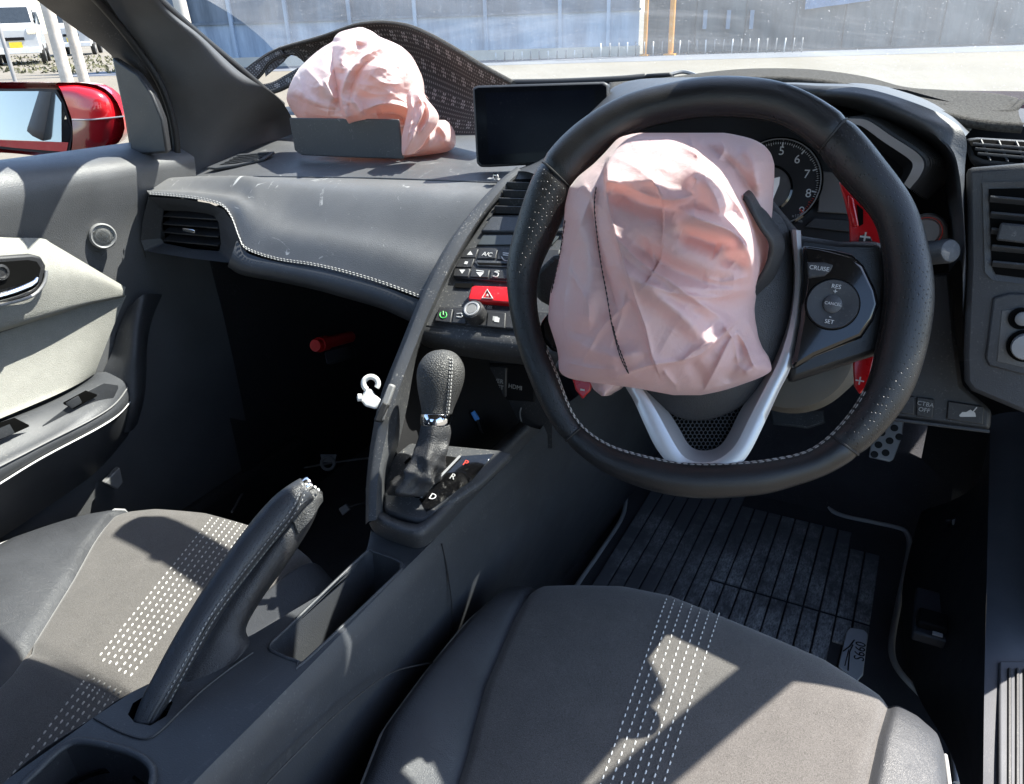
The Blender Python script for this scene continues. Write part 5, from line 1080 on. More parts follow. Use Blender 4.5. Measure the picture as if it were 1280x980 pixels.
# paddles
def paddle(poly, h, sign, sx, sy, insert=None, lug=None):
    p = slab('shift_paddle', W(poly, h), WPl.n, .004, M['red'], whl, .0014)
    if insert: slab('insert', W(insert, h+.0015), WPl.n, .002, M['plastic_deep'], p, .0006)
    if lug: slab('lug', W(lug, h+.004), WPl.n, .005, M['red'], p, .0014)
    text('lettering', sign, WPl(sx, sy, h+.0018), KX, KYv, .017, M['whiteplastic'], p)
    return p
pr = paddle([(1049, 226), (1063, 241), (1078, 249), (1094, 264), (1105, 295), (1110, 360), (1100, 420), (1090, 462), (1086, 481), (1075, 493), (1068, 482), (1066, 440), (1066, 380), (1063, 310), (1062, 277), (1056, 250)], -.030, '+', 1081, 297.5, [(1073, 312), (1074, 297), (1080, 292), (1089, 297), (1094, 312)], [(1060, 243), (1067, 248), (1074, 283), (1067, 284), (1061, 262)])
slab('slot', W([(1071, 255), (1079, 262), (1079, 280), (1074, 283)], -.0285), WPl.n, .001, M['hole'], pr)
text('lettering', '+', WPl(1074.5, 477, -.0282), KX, KYv, .014, M['whiteplastic'], pr)
paddle([(706, 440), (742, 440), (741, 476), (738, 488), (728, 499), (719, 487), (714, 470)], -.030, '-', 728.5, 485.5)
# column cover behind the wheel
cc = WPl(975, 440, -.05); Cr = .0105
colp = [(0.052, -.06), (.058, -.075), (.060, -.12), (.060, -.24)]
lathe('column_cover', WPl(978, 437, 0)+WPl.n*-.0, (0, -cos(radians(22)), sin(radians(22))), [(.0, -.055), (.040, -.055), (.052, -.060), (.058, -.075), (.058, -.30)], M['columnskin'], whl, 48)
# torn flap of the hub cover that stands up on the right of the bag
fl_o = [(928, 239, .045), (938, 236.5, .045), (950, 254, .042), (962, 272, .040), (973, 288, .036), (978, 303, .032), (976, 318, .028), (965, 345, .024), (942, 371, .020)]
fl_i = [(930, 245, .070), (934, 248, .070), (944, 266, .070), (954, 284, .066), (963, 297, .062), (966, 308, .056), (965, 320, .050), (957, 340, .044), (942, 362, .036)]
flap = surf('torn_flap', [[WPl(*p) for p in fl_i], [WPl(*p) for p in fl_o], [WPl(px+3, py+2, h-.02) for px, py, h in fl_o]], M['leather_hub'], whl, 40, 10, .003)
# stalk on the right of the column
s0_, s1_ = at(1128, 320, D=.73), at(1189, 313.5, D=.668); sax = s1_-s0_; ln = np.linalg.norm(sax); Rk = 15.2*.668/FPX
stalk = thing('indicator_stalk', 'dark indicator stalk with a flat grey round end right of the wheel', 'stalk', s0_)
lathe('arm', s0_, sax, [(.010, -.06), (.0105, ln*.55), (.0112, ln*.62)], M['plastic_deep'], stalk, 28)
lathe('end_knob', s0_, sax, [(.0112, ln*.60), (Rk, ln*.66), (Rk, ln-.003), (Rk-.0012, ln-.0005), (Rk-.003, ln), (0, ln)], M['plastic'], stalk, 36)
# ------------------------------------------------------------------ deflated airbags: folded cloth as real relief
def poly_field(PX, PY, pts):
    P = np.array(pts, float); best = np.full(PX.shape, 1e9); sgn = np.zeros(PX.shape); over = np.zeros(PX.shape); par = np.zeros(PX.shape); n = len(P)-1
    for i in range(n):
        a, b = P[i], P[i+1]; d = b-a; L2 = d@d; t = ((PX-a[0])*d[0]+(PY-a[1])*d[1])/L2; tc = np.clip(t, 0, 1)
        qx, qy = PX-(a[0]+tc*d[0]), PY-(a[1]+tc*d[1]); dist = np.hypot(qx, qy); s = np.sign(d[0]*(PY-a[1])-d[1]*(PX-a[0]))
        m = dist < best; best = np.where(m, dist, best); sgn = np.where(m, s, sgn); par = np.where(m, (i+tc)/n, par)
        ov = np.where((t < 0) if i == 0 else np.zeros_like(t, bool), -t*sqrt(L2), 0)+np.where((t > 1) if i == n-1 else np.zeros_like(t, bool), (t-1)*sqrt(L2), 0); over = np.where(m, ov, over)
    return best, sgn, over, par
def smooth_line(pts, n=24): return cr(np.array(pts, float), n)
def relief(PX, PY, strokes):
    H = np.zeros(PX.shape)
    for kind, pts, w, a, *rest in strokes:
        d, s, ov, par = poly_field(PX, PY, smooth_line(pts)); fade = np.exp(-(ov/10.)**2)*np.clip(np.sin(np.clip(par, .02, .98)*pi)*2.2, 0, 1)**.7
        if kind == 'r': H += a*np.exp(-(d/w)**1.2)*fade                    # sharp ridge or crease
        elif kind == 'g': H += 1.25*a*np.exp(-(d/w)**2)*fade                     # soft fold
        elif kind == 's':                                                   # one cloth edge lying over another; raised on the right of travel
            sd_ = d*s; e = rest[0] if rest else 1.2; H += a*(.5+.5*np.tanh(sd_/e))*np.exp(-np.maximum(sd_, 0)/w)*np.exp(-(ov/10.)**2)
    return H
def wrinkle(PX, PY, sc, ang, seed, amp):
    """fan of sharp crested tension folds that come and go"""
    r = np.random.default_rng(seed); out = np.zeros(PX.shape)
    for o in range(6):
        th = ang+r.normal(0, .4); L_ = sc*(.6+r.random()*.9); ph = r.random()*6.3; u = PX*cos(th)+PY*sin(th); w = -PX*sin(th)+PY*cos(th)
        u = u+.28*sc*np.sin(w/(sc*1.3)+ph)+.16*sc*np.sin(w/(sc*.55)+ph*2.1)+.22*sc*np.sin(u/(sc*2.1)+ph*1.7)
        x = np.mod(u/L_+ph, 1.); sk = .30+.3*r.random(); tri = np.where(x < sk, x/sk, (1-x)/(1-sk)); crest = tri**1.7
        env = np.clip(np.sin(u/(L_*1.55)+ph*3+1.3*np.sin(w/(sc*2.)+ph))*np.cos(w/(sc*1.9)+ph*5), 0, 1)**.8
        out += env*(crest-.25)
    return amp*out/2.2
def bag(name, rows, plane, base, strokes, wr, m, parent, nu=230, nv=230, gain=1.):
    """rows: (py, left px, right px) of the outline"""
    R = np.array(rows, float); ys = np.linspace(R[0, 0], R[-1, 0], nv); f = np.linspace(0, 1, nv)
    xl = np.interp(ys, R[:, 0], R[:, 1]); xr = np.interp(ys, R[:, 0], R[:, 2])
    k = np.array([1, 2, 3, 2, 1.])/9
    for _ in range(2): xl[2:-2] = np.convolve(xl, k, 'valid'); xr[2:-2] = np.convolve(xr, k, 'valid')
    u = np.linspace(0, 1, nu); u = .5-.5*np.cos(u*pi)*.35-(.5-u)*(-.65)*-1 if False else u
    PX = xl[:, None]+(xr-xl)[:, None]*u[None]; PY = np.repeat(ys[:, None], nu, 1)
    S = 2*u[None]-1+0*PX; T = 2*f[:, None]-1+0*PX
    edge = np.clip((1-np.abs(S)**6)*(1-np.abs(T)**8), 0, 1)
    H = base(PX, PY, S, T)+(relief(PX, PY, strokes)*1.3+wr(PX, PY)*gain)*edge**.5
    A = np.array([[plane(PX[j, i], PY[j, i], H[j, i]) for i in range(nu)] for j in range(nv)])
    # turn the border back so that the cloth has a body behind its outline
    c = A.mean((0, 1)); B = plane.n*-.03
    def back(P, g): return P+(c-P)*g+B*(1 if g > .05 else .4)
    A = np.concatenate([back(A[:1], .08), back(A[:1], .02)*.5+A[:1]*.5, A, back(A[-1:], .02)*.5+A[-1:]*.5, back(A[-1:], .08)], 0)
    A = np.concatenate([back(A[:, :1], .10), back(A[:, :1], .02)*.5+A[:, :1]*.5, A, back(A[:, -1:], .02)*.5+A[:, -1:]*.5, back(A[:, -1:], .10)], 1)
    return gridmesh(name, A, m, parent)
rowsD = [(166, 800, 905), (169, 778, 925), (175, 770, 945), (183, 763, 957), (192, 755, 964), (205, 742, 968), (220, 723, 968), (235, 711, 967), (258, 706, 966), (270, 705.5, 965), (290, 703, 962), (309, 701, 961), (343, 694, 956), (365, 688, 946), (385, 686, 943), (400, 685, 944), (410, 688, 946), (422, 692, 948), (435, 696, 953), (446, 698, 961), (456, 698, 964), (464, 699, 965), (469, 703, 957), (474, 712, 946), (478, 735, 935), (484, 790, 918), (489, 815, 903), (494, 842, 876)]
def baseD(PX, PY, S, T):
    b = .012+.078*np.clip(1-np.abs(S)**2.3, 0, 1)**.62*np.clip(1-np.clip(np.abs(T-.0), 0, 1)**3, 0, 1)**.55
    b += .022*np.exp(-(((PX-845)/85.)**2+((PY-300)/95.)**2))
    b -= .012*np.clip((PY-400)/90., 0, 1)*np.clip((PX-820)/100., 0, 1)
    return b
arc = [(757, 225), (757, 208), (764, 193), (780, 176), (800, 169), (828, 170), (850, 178), (872, 191), (893, 212), (912, 238), (930, 265), (941, 292), (945, 330), (944, 362)]
strD = [
 ('s', arc[::1], 60, .020, 1.6), ('r', arc, 4.5, .0055), ('g', [(872, 178), (905, 200), (930, 228), (948, 262)], 9, -.008), ('r', [(862, 168), (866, 182), (874, 196)], 4, .004), ('r', [(900, 172), (905, 186), (898, 200)], 5, .005), ('g', [(930, 178), (945, 205), (950, 240)], 9, .007),
 ('s', [(757, 210), (757, 240), (762, 269), (775, 316), (792, 370), (806, 410), (812, 440), (819, 458)][::-1], 26, .0055, 1.0), ('r', [(758, 215), (757, 226), (762, 269), (775, 316), (792, 370), (806, 410), (818, 457)], 3, .003),
 ('r', [(757, 224), (790, 236), (818, 247), (842, 250), (868, 243)], 7, .0065), ('g', [(765, 236), (800, 255), (835, 262), (870, 262)], 12, -.009), ('r', [(762, 196), (790, 206), (815, 226), (830, 246)], 8, .004),
 ('g', [(842, 262), (876, 276), (914, 289), (934, 312), (942, 345)], 11, .013), ('r', [(840, 257), (876, 274), (916, 290), (936, 318), (941, 352)], 4.5, .0045), ('g', [(850, 290), (890, 306), (918, 330)], 10, -.009),
 ('r', [(762, 288), (790, 318), (812, 336), (838, 352), (870, 376), (903, 398)], 6, .0055), ('g', [(790, 300), (830, 330), (880, 350), (920, 352)], 11, -.007), ('g', [(770, 330), (810, 362), (850, 392), (880, 424)], 11, .007), ('r', [(800, 352), (842, 366), (896, 372), (930, 362)], 5, .0045),
 ('r', [(936, 345), (905, 352), (878, 346)], 5, .004), ('g', [(938, 300), (915, 316), (892, 312)], 9, .007),
 ('s', [(774, 472), (800, 462), (819, 457), (848, 453), (876, 444), (900, 424), (912, 412)][::-1], 24, .010, 1.0), ('r', [(774, 471), (800, 461), (819, 456.5), (848, 452.5), (876, 443.5), (900, 423.5), (911, 412)], 3, .0025),
 ('r', [(829, 463), (842, 480), (846, 492)], 4, .0055), ('r', [(848, 456), (866, 442), (900, 420)], 4, .003), ('r', [(876, 494), (890, 470), (905, 440), (916, 418)], 4, .006), ('g', [(862, 450), (876, 470), (880, 488)], 8, -.005), ('g', [(905, 480), (920, 450), (926, 420)], 9, -.006),
 ('r', [(920, 412), (932, 432), (940, 452), (946, 462)], 4, .007), ('r', [(905, 408), (918, 428), (922, 455)], 4, .006), ('r', [(934, 398), (944, 422), (956, 444)], 4, .006), ('g', [(930, 470), (945, 460), (962, 456)], 6, .005), ('r', [(888, 486), (920, 477), (952, 466)], 3.5, .004),
 ('g', [(712, 250), (730, 300), (735, 360), (722, 420)], 16, .007), ('r', [(748, 218), (733, 262), (716, 310), (706, 372), (704, 430)], 5, .0045), ('r', [(790, 372), (772, 390), (752, 410), (730, 448)], 5, .0045), ('r', [(737, 236), (745, 290), (760, 346), (774, 392)], 5, -.0035), ('r', [(782, 360), (776, 396), (760, 440)], 4, .003),
 ('r', [(707, 330), (722, 356), (735, 380), (736, 410)], 5, .0035), ('g', [(700, 420), (730, 436), (770, 446), (806, 440)], 10, .005), ('r', [(703, 452), (740, 460), (775, 462)], 4, .003), ('r', [(865, 220), (870, 226), (863, 240)], 4, .003), ('r', [(728, 228), (740, 246), (742, 262)], 4, .0035),
 ('g', [(860, 205), (890, 240), (905, 270)], 14, .006), ('r', [(880, 222), (896, 250), (902, 275)], 5, .003), ('r', [(812, 300), (816, 318), (822, 334)], 4, .002)]
wrD = lambda X, Y: wrinkle(X, Y, 46, 1.0, 5, .0052)+wrinkle(X, Y, 24, 2.2, 9, .0028)+wrinkle(X, Y, 80, .4, 12, .0060)+wrinkle(X, Y, 12, 1.6, 14, .0017)+wrinkle(X, Y, 7, .7, 15, .0008)
BD = Plane(WPl.o, WPl.n)
dbag = thing('driver_airbag', 'deflated pale pink airbag drooping over the steering wheel hub', 'airbag', WPl.o+WPl.n*.02)
db = bag('cushion', rowsD, BD, baseD, strD, wrD, M['bag'], dbag, 230, 230, .5)
# stitched seams follow the cloth
def on_bag(pts, o=.0008, n=60):
    L_ = cr(np.array(pts, float), n); me = db.data; co = np.empty(len(me.vertices)*3); me.vertices.foreach_get('co', co); co = co.reshape(-1, 3)+ORG['driver_airbag']
    q = co-CAM; dep = q@fw; sx = 640+FPX*(q@rt)/dep; sy = 490+FPX*(q@dn)/dep; out = []
    for px, py in L_:
        i = np.argsort((sx-px)**2+(sy-py)**2)[:6]; d = dep[i].min(); out.append(at(px, py, D=d)-ray(px, py)*o)
    return np.array(out)
for pts in ([(745, 233), (743, 262), (750, 322), (758, 366), (765, 407), (775, 445), (785, 466)], [(706, 275), (701, 309), (694, 343), (689, 366)], [(766, 407), (772, 430), (786, 467)]):
    P_ = on_bag(pts, .0014); tube('seam_thread', P_, .00035, M['thread_dark'], dbag, 5)
    mb = MB(); dashes(P_, .0032, .0012, .00055, .0008, mb, WPl.n); stuff(mb.build('seam_stitches', M['thread_dark'], dbag))
# peach inner layer peeping out under the left hem
tg = bag('inner_layer', [(470, 735, 790), (478, 738, 780), (486, 741, 774), (492, 748, 763), (495, 752, 758)], BD, lambda X, Y, S, T: .006+.012*np.clip(1-S**2, 0, 1), [], lambda X, Y: wrinkle(X, Y, 12, .6, 3, .004), M['bag_white'], dbag, 40, 30)
# printed tag behind the bag
slab('paper_tag', [WPl(px, py, -.02) for px, py in ((962, 224), (975, 221), (974, 230), (966, 250))], WPl.n, .001, M['whiteplastic'], dbag)

# ---- passenger airbag: crown, crossed fold and a rolled tail
PB = Plane(at(440, 150, Y=1.02), (.12, -.95, .28))
pbag = thing('passenger_airbag', 'crumpled faded pink passenger airbag slumped over its flap on the dash', 'airbag', at(440, 190, Y=.95))
rowsP = [(34, 448, 453), (37, 434, 461), (40, 424, 467), (46, 418, 474), (52, 416, 490), (58, 405, 502), (66, 394, 511), (75, 384, 517), (85, 374, 522), (96, 367, 525), (107, 362, 526), (116, 359, 527), (124, 358, 530), (132, 361, 536), (140, 366, 542), (148, 372, 544), (156, 380, 540), (166, 400, 532), (178, 440, 524), (190, 490, 512), (196, 500, 506)]
def baseP(X, Y, S, T):
    b = .030+.075*np.clip(1-np.abs(S)**2.2, 0, 1)**.6*np.clip(1-np.abs(np.clip(T*1.0, -1, 1))**2.6, 0, 1)**.5
    b += .028*np.exp(-(((X-482)/34.)**2+((Y-98)/36.)**2))+.012*np.exp(-(((X-400)/26.)**2+((Y-112)/30.)**2))-.03*np.clip((Y-145)/50., 0, 1)
    return b
strP = [
 ('s', [(484, 54), (466, 62), (450, 72), (436, 88), (428, 106), (425, 120), (428, 136), (432, 146)][::-1], 30, .022, 1.4), ('r', [(486, 54), (466, 63), (450, 73), (437, 88), (429, 106), (426, 120), (429, 138), (433, 147)], 4, .006), ('r', [(490, 60), (470, 72), (456, 80), (444, 96), (438, 116), (436, 140)], 4, -.005),
 ('r', [(417, 55), (416, 76), (420, 100), (424, 124), (426, 140)], 6, -.012), ('g', [(430, 44), (428, 70), (424, 92)], 9, .008), ('r', [(404, 98), (412, 112), (419, 128)], 5, .006), ('r', [(380, 84), (392, 96), (399, 104), (396, 112)], 5, .005), ('g', [(366, 110), (380, 124), (400, 134), (420, 138)], 7, .007), ('r', [(364, 120), (390, 132), (420, 138)], 4, -.005),
 ('g', [(452, 52), (446, 66), (432, 84)], 7, -.006), ('g', [(500, 70), (516, 96), (522, 124)], 9, .008), ('r', [(505, 62), (512, 80), (524, 100)], 4, .004), ('r', [(452, 138), (478, 130), (504, 133), (516, 142), (519, 160)], 4.5, .009), ('g', [(470, 140), (496, 142), (510, 152)], 7, -.016), ('r', [(522, 120), (530, 132), (532, 150), (520, 166)], 4, .007), ('r', [(540, 132), (536, 148), (526, 160)], 4, .006),
 ('r', [(460, 92), (482, 104), (506, 104)], 6, .004), ('r', [(448, 110), (470, 118), (496, 116)], 6, .0035), ('g', [(438, 120), (450, 140), (456, 148)], 5, .006), ('r', [(372, 96), (378, 112), (372, 126)], 4, .004)]
wrP = lambda X, Y: wrinkle(X, Y, 30, .9, 21, .0060)+wrinkle(X, Y, 17, 2.2, 23, .0036)+wrinkle(X, Y, 50, .2, 25, .0075)+wrinkle(X, Y, 8, 1.5, 27, .0012)
bag('cushion', rowsP, PB, baseP, strP, wrP, M['bag_white'], pbag, 190, 190, 1.15)
T2 = Plane(at(530, 172, Y=.985), (.2, -.92, .34))
rowsT = [(150, 546, 556), (153, 536, 561), (158, 524, 563), (164, 514, 564), (170, 508, 564.5), (176, 505, 564), (182, 503, 560), (187, 502, 550), (191, 502, 536), (194, 503, 520), (197, 503, 508)]
strT = [('r', [(526, 162), (527, 178), (520, 190)], 3, -.006), ('r', [(508, 180), (518, 186), (528, 186)], 3, .004), ('r', [(536, 156), (537, 172), (534, 188)], 3, .003), ('g', [(548, 154), (558, 170), (556, 182)], 5, .005), ('r', [(506, 190), (518, 178), (524, 168)], 3, .004)]
bag('rolled_tail', rowsT, T2, lambda X, Y, S, T: .006+.030*np.clip(1-S**2, 0, 1)**.6*np.clip(1-T**2, 0, 1)**.5, strT, lambda X, Y: wrinkle(X, Y, 14, .5, 31, .004), M['bag_white'], pbag, 70, 60)
rowsF = [(112, 512, 524), (120, 508, 529), (130, 508, 538), (138, 510, 543), (146, 508, 544.5), (154, 506, 541), (163, 504, 535), (172, 502, 528), (182, 502, 522), (190, 502, 514), (194, 503, 509)]
strF = [('r', [(522, 116), (528, 136), (520, 160), (510, 184)], 3, .010), ('r', [(534, 130), (536, 148), (524, 168)], 3, .008), ('g', [(526, 124), (531, 142), (520, 164)], 4, -.008), ('r', [(514, 120), (514, 150), (508, 178)], 3, .006)]
bag('hanging_fold', rowsF, Plane(at(525, 150, Y=.925), (.30, -.92, .2)), lambda X, Y, S, T: .004+.018*np.clip(1-S**2, 0, 1)**.6*np.clip(1-T**2, 0, 1)**.4, strF, lambda X, Y: wrinkle(X, Y, 12, .3, 41, .004), M['bag_white'], pbag, 60, 70)
# ------------------------------------------------------------------ felt dash mat, curled up behind the passenger airbag
dm = thing('dash_mat', 'dark felt dash mat curled up to show its dotted underside', 'mat', at(590, 150, Y=1.02))
te = [(322, 78, 1.150), (340, 66, 1.145), (356, 59, 1.140), (400, 47, 1.135), (440, 33, 1.130), (462, 29, 1.130), (484, 28.5, 1.130), (512, 33, 1.113), (540, 45, 1.091), (570, 62, 1.063), (602, 82, 1.034), (642, 104, 1.000)]
m1_ = [(330, 88, 1.140), (350, 72, 1.140), (368, 66, 1.145), (405, 70, 1.165), (440, 80, 1.180), (462, 84, 1.180), (484, 86, 1.180), (512, 90, 1.163), (540, 100, 1.136), (570, 112, 1.103), (602, 124, 1.064), (642, 134, 1.020)]
be = [(332, 96, 1.135), (352, 80, 1.140), (370, 70, 1.150), (410, 110, 1.170), (440, 140, 1.160), (462, 150, 1.150), (484, 154, 1.140), (512, 158, 1.118), (540, 164, 1.081), (570, 168, 1.043), (602, 168, 1.014), (642, 165, 0.980)]
main = surf('curled_sheet', [A3(te), A3(m1_), A3(be)], M['underside'], dm, 70, 30, 0)
tube('felt_edge', cr(A3(te), 90), .0042, M['felt'], dm, 8, False, None, .8)
# upper tongue that runs out to the tip, and the lower one that folds back
ta = [(270, 103, 1.150), (286, 98, 1.150), (303, 91, 1.150), (318, 80, 1.150), (334, 69, 1.148), (352, 60, 1.140)]
tb_ = [(288, 112, 1.140), (300, 108, 1.140), (318, 101, 1.140), (328, 92, 1.140), (338, 78, 1.140), (356, 68, 1.140)]
surf('tongue', [A3(ta), A3(tb_)], M['underside'], dm, 40, 8, .003); tube('felt_edge', cr(A3(ta), 50), .0036, M['felt'], dm, 8); tube('felt_edge', cr(A3(tb_), 50), .0022, M['felt'], dm, 8)
tc = [(284, 112, 1.145), (296, 114, 1.140), (318, 108, 1.140), (340, 104, 1.135), (356, 96, 1.135), (374, 86, 1.135)]
td = [(290, 122, 1.135), (300, 122, 1.130), (322, 119, 1.130), (346, 113, 1.125), (362, 106, 1.125), (380, 98, 1.120)]
surf('tongue', [A3(tc), A3(td)], M['underside'], dm, 40, 8, .003); tube('felt_edge', cr(A3(td), 50), .0044, M['felt'], dm, 8)
tube('felt_edge', cr(A3([(270, 103, 1.150), (277, 108, 1.145), (284, 114, 1.140), (290, 121, 1.135)]), 16), .0036, M['felt'], dm, 8)
# flat right hand stretch, lying over the instrument hood
f0 = [(762, 106, 1.06), (830, 100, 1.06), (905, 91, 1.06), (960, 88.5, 1.06), (1020, 90.5, 1.05), (1080, 99, 1.04), (1130, 112, 1.02), (1180, 116, 1.03), (1240, 120, 1.03), (1272, 126, 1.0)]
f1 = [(762, 118, .97), (830, 108, .97), (905, 97, .97), (960, 94, .97), (1020, 97, .97), (1080, 107, .96), (1130, 124, .95), (1180, 134, .95), (1240, 142, .94), (1272, 146, .94)]
f2 = [(762, 150, .90), (830, 130, .90), (905, 104, .90), (960, 101, .895), (1020, 104.5, .89), (1080, 115, .88), (1130, 130, .87), (1180, 146, .87), (1230, 156, .87), (1278, 160, .87)]
surf('flat_sheet', [A3(f0), A3(f1), A3(f2)], M['felt'], dm, 70, 24, .003)
tube('felt_edge', cr(A3(f2[2:]), 80), .0048, M['felt'], dm, 8)
tube('felt_edge', cr(A3([(1178, 133, .95), (1200, 139, .95), (1235, 142, .94), (1262, 140, .95), (1276, 128, .98)]), 40), .0036, M['felt'], dm, 8)
# wiper and cowl trim seen through the glass
wp_ = thing('wiper_arm', 'dark wiper arm lying along the foot of the windscreen', 'wiper', at(820, 96, Y=1.2))
tube('arm', cr(A3([(640, 104, 1.2), (700, 103, 1.21), (770, 100, 1.22), (806, 97, 1.23)]), 24), .006, M['rubber'], wp_, 8)
slab('pivot_cap', A3([(800, 98, 1.22), (808, 92, 1.22), (838, 90, 1.22), (840, 97, 1.22)]), (0, -1, .2), .02, M['rubber'], wp_, .003)
tube('blade', cr(A3([(838, 93, 1.23), (852, 90, 1.24), (864, 92, 1.24), (878, 98, 1.24)]), 16), .003, M['greyplastic'], wp_, 6)
# ------------------------------------------------------------------ seats
def seat_obj(label, xc, zf, Lx, Rx, lab2):
    pass
def sm(a, b, x): t = np.clip((x-a)/(b-a), 0, 1); return t*t*(3-2*t)
class Seat:
    def __init__(s, name, label, left, right, lseam, rseam, front, tilt, z0, side):
        """left/right outer edge, seams and front edge given as (y -> x) samples in metres"""
        s.t = thing('bucket_seat', label, 'car seat', ((left[0][1]+right[0][1])/2, .25, .17), 'front seats')
        s.left, s.right, s.ls, s.rs, s.fr = [np.array(q) for q in (left, right, lseam, rseam, front)]; s.tilt = tilt; s.z0 = z0; s.fmax = max(q[1] for q in front); s.low = 1. if side > 0 else 0.
    def fy(s, x): return np.interp(x, s.fr[:, 0], s.fr[:, 1])
    def xl(s, y): return np.interp(y, s.left[:, 0], s.left[:, 1])
    def xr(s, y): return np.interp(y, s.right[:, 0], s.right[:, 1])
    def sl(s, y): return np.interp(y, s.ls[:, 0], s.ls[:, 1])
    def sr(s, y): return np.interp(y, s.rs[:, 0], s.rs[:, 1])
    def z(s, x, y):
        x = np.asarray(x, float); y = np.asarray(y, float)
        b = s.z0+s.tilt*(y-.55)
        a, c = s.sl(y), s.sr(y); l, r = s.xl(y), s.xr(y)
        dl = np.clip((a-x)/np.maximum(a-l, .02), 0, 1.0); dr = np.clip((x-c)/np.maximum(r-c, .02), 0, 1.0)
        fd = 1-.85*sm(0, 1, (y-(np.minimum(s.fy(x), s.fmax)-.24))/.24)
        b = b+fd*.030*np.sin(np.clip(dl, 0, 1)*pi*.72)*1.05+fd*.005*np.sin(np.clip(dr, 0, 1)*pi*.72)*1.05
        b = b-(.30*np.clip(dl-.72, 0, 1)**2+.16*np.clip(dr-.72, 0, 1)**2)*(.35+.65*fd)
        b = b-.014*sm(0, 1, dr)*s.low
        m = (a+c)/2; hw = (c-a)/2; b = b+.008*np.clip(1-((x-m)/hw)**2, 0, 1)
        b = b-.0055*np.exp(-((x-a)/.0045)**2)-.0055*np.exp(-((x-c)/.0045)**2)
        q = np.clip((y-(s.fy(x)-.09))/.09, 0, 1.0); b = b-.030*(1-np.sqrt(np.clip(1-q**2.6, 0, 1)))
        sy = s.seam_y(x); b = b-.007*np.exp(-((y-sy)/.005)**2)*(x > a)*(x < c)
        return b
    def seam_y(s, x): return s.sy0+s.sy1*(x-(s.left[0][1]+s.right[0][1])/2)
    def hit(s, px, py, o=.001):
        z = s.z0
        for _ in range(14): p = at(px, py, Z=z); z = float(s.z(p[0], p[1]))
        return at(px, py, Z=z)-ray(px, py)*o
    def build(s, ymin=-.12):
        def patch(name, fa, fb, m, nu, nv=110):
            A = np.zeros((nv, nu, 3))
            for j in range(nv):
                f = j/(nv-1)
                for i in range(nu):
                    u = i/(nu-1)
                    # walk forward along the seat; x from the two edge curves at that y, clipped by the front outline
                    yy = ymin+(.66-ymin)*f; x = fa(yy)*(1-u)+fb(yy)*u; ye = s.fy(x); y = ymin+(ye-ymin)*(1-(1-f)**1.25)
                    x = fa(y)*(1-u)+fb(y)*u; ye = s.fy(x); y = min(y, ye); A[j, i] = (x, y, s.z(x, y))
            low = A[-1:].copy(); rows = [A]
            for k, (dy, dz_) in enumerate(((.004, -.02), (.002, -.06), (-.02, -.12), (-.05, -.2))): r = low.copy(); r[:, :, 1] += dy; r[:, :, 2] += dz_; rows.append(r)
            return gridmesh(name, np.concatenate(rows), m, s.t)
        patch('cushion', s.sl, s.sr, M['suede'], 90)
        b1 = patch('bolster', s.xl, s.sl, M['leather_seat'], 26); b2 = patch('bolster', s.sr, s.xr, M['leather_seat'], 26)
        for f, sg in ((s.xl, -1), (s.xr, 1)):
            A = []
            for y in np.linspace(ymin, .62, 50):
                x = f(y); y_ = min(y, s.fy(x)); z = float(s.z(x, y_)); A.append([(x, y_, z), (x+sg*.006, y_, z-.02), (x+sg*.008, y_, z-.08), (x+sg*.0, y_, z-.25)])
            gridmesh('side_skirt', np.array(A), M['leather_seat'] if sg < 0 else M['leather_seat'], s.t)
            tube('piping', [np.array([f(y), min(y, s.fy(f(y))), float(s.z(f(y), min(y, s.fy(f(y)))))+.001]) for y in np.linspace(ymin, .60, 60)], .0019, M['thread_grey'], s.t, 8)
    def stitch(s, tops, bots, n=40, dl=.0046, gap=.0034, w=.00085):
        mb = MB()
        for a, b, *mid in zip(tops, bots):
            ln = np.array([s.hit(a[0]+(b[0]-a[0])*q+(mid[0] if mid else 0), a[1]+(b[1]-a[1])*q, .0006) for q in np.linspace(0, 1, n)])
            dashes(ln, dl, gap, w, .0010, mb, np.array([0, 0, 1.]))
        stuff(mb.build('stitching', M['thread'], s.t))
def zz(pts, z): return [(at(px, py, Z=z)[1], at(px, py, Z=z)[0]) for px, py in pts]
def sy(q): return sorted(q)
zD = .50; zF = .490
ds = Seat('driver', 'driver seat with charcoal suede centre, dark leather bolsters and seven rows of pale stitches', sy([(-.12, -.30)]+zz([(440, 980), (475, 900), (530, 830), (580, 772), (612, 740)], zD)), sy([(-.12, .10), (.2, .112), (.40, .116)]+zz([(1197, 980), (1192, 930)], zD)),
          sy([(-.12, -.20), (.1, -.225)]+zz([(562, 980), (582, 925), (605, 845), (640, 772), (664, 730)], zD)), sy([(-.12, .02), (.2, .035), (.4, .046)]+zz([(1086, 980), (1100, 915), (1114, 868)], zD)),
          sorted([tuple(at(px, py, Z=zF)[:2]) for px, py in ((612, 740), (640, 728), (680, 725), (720, 727), (780, 732), (840, 746), (900, 770), (960, 793), (1030, 820), (1085, 850), (1115, 868), (1150, 878), (1178, 893), (1190, 915))]), .09, .497, 1)
ds.sy0 = .325; ds.sy1 = .10
ds.build()
ds.stitch([(833, 748), (843, 750), (853, 754), (865, 757), (876, 760), (887, 763), (899, 766)], [(740, 1010), (753, 1010), (766, 1010), (780, 1010), (792, 1010), (805, 1010), (819, 1010)], 60)
zP = .50
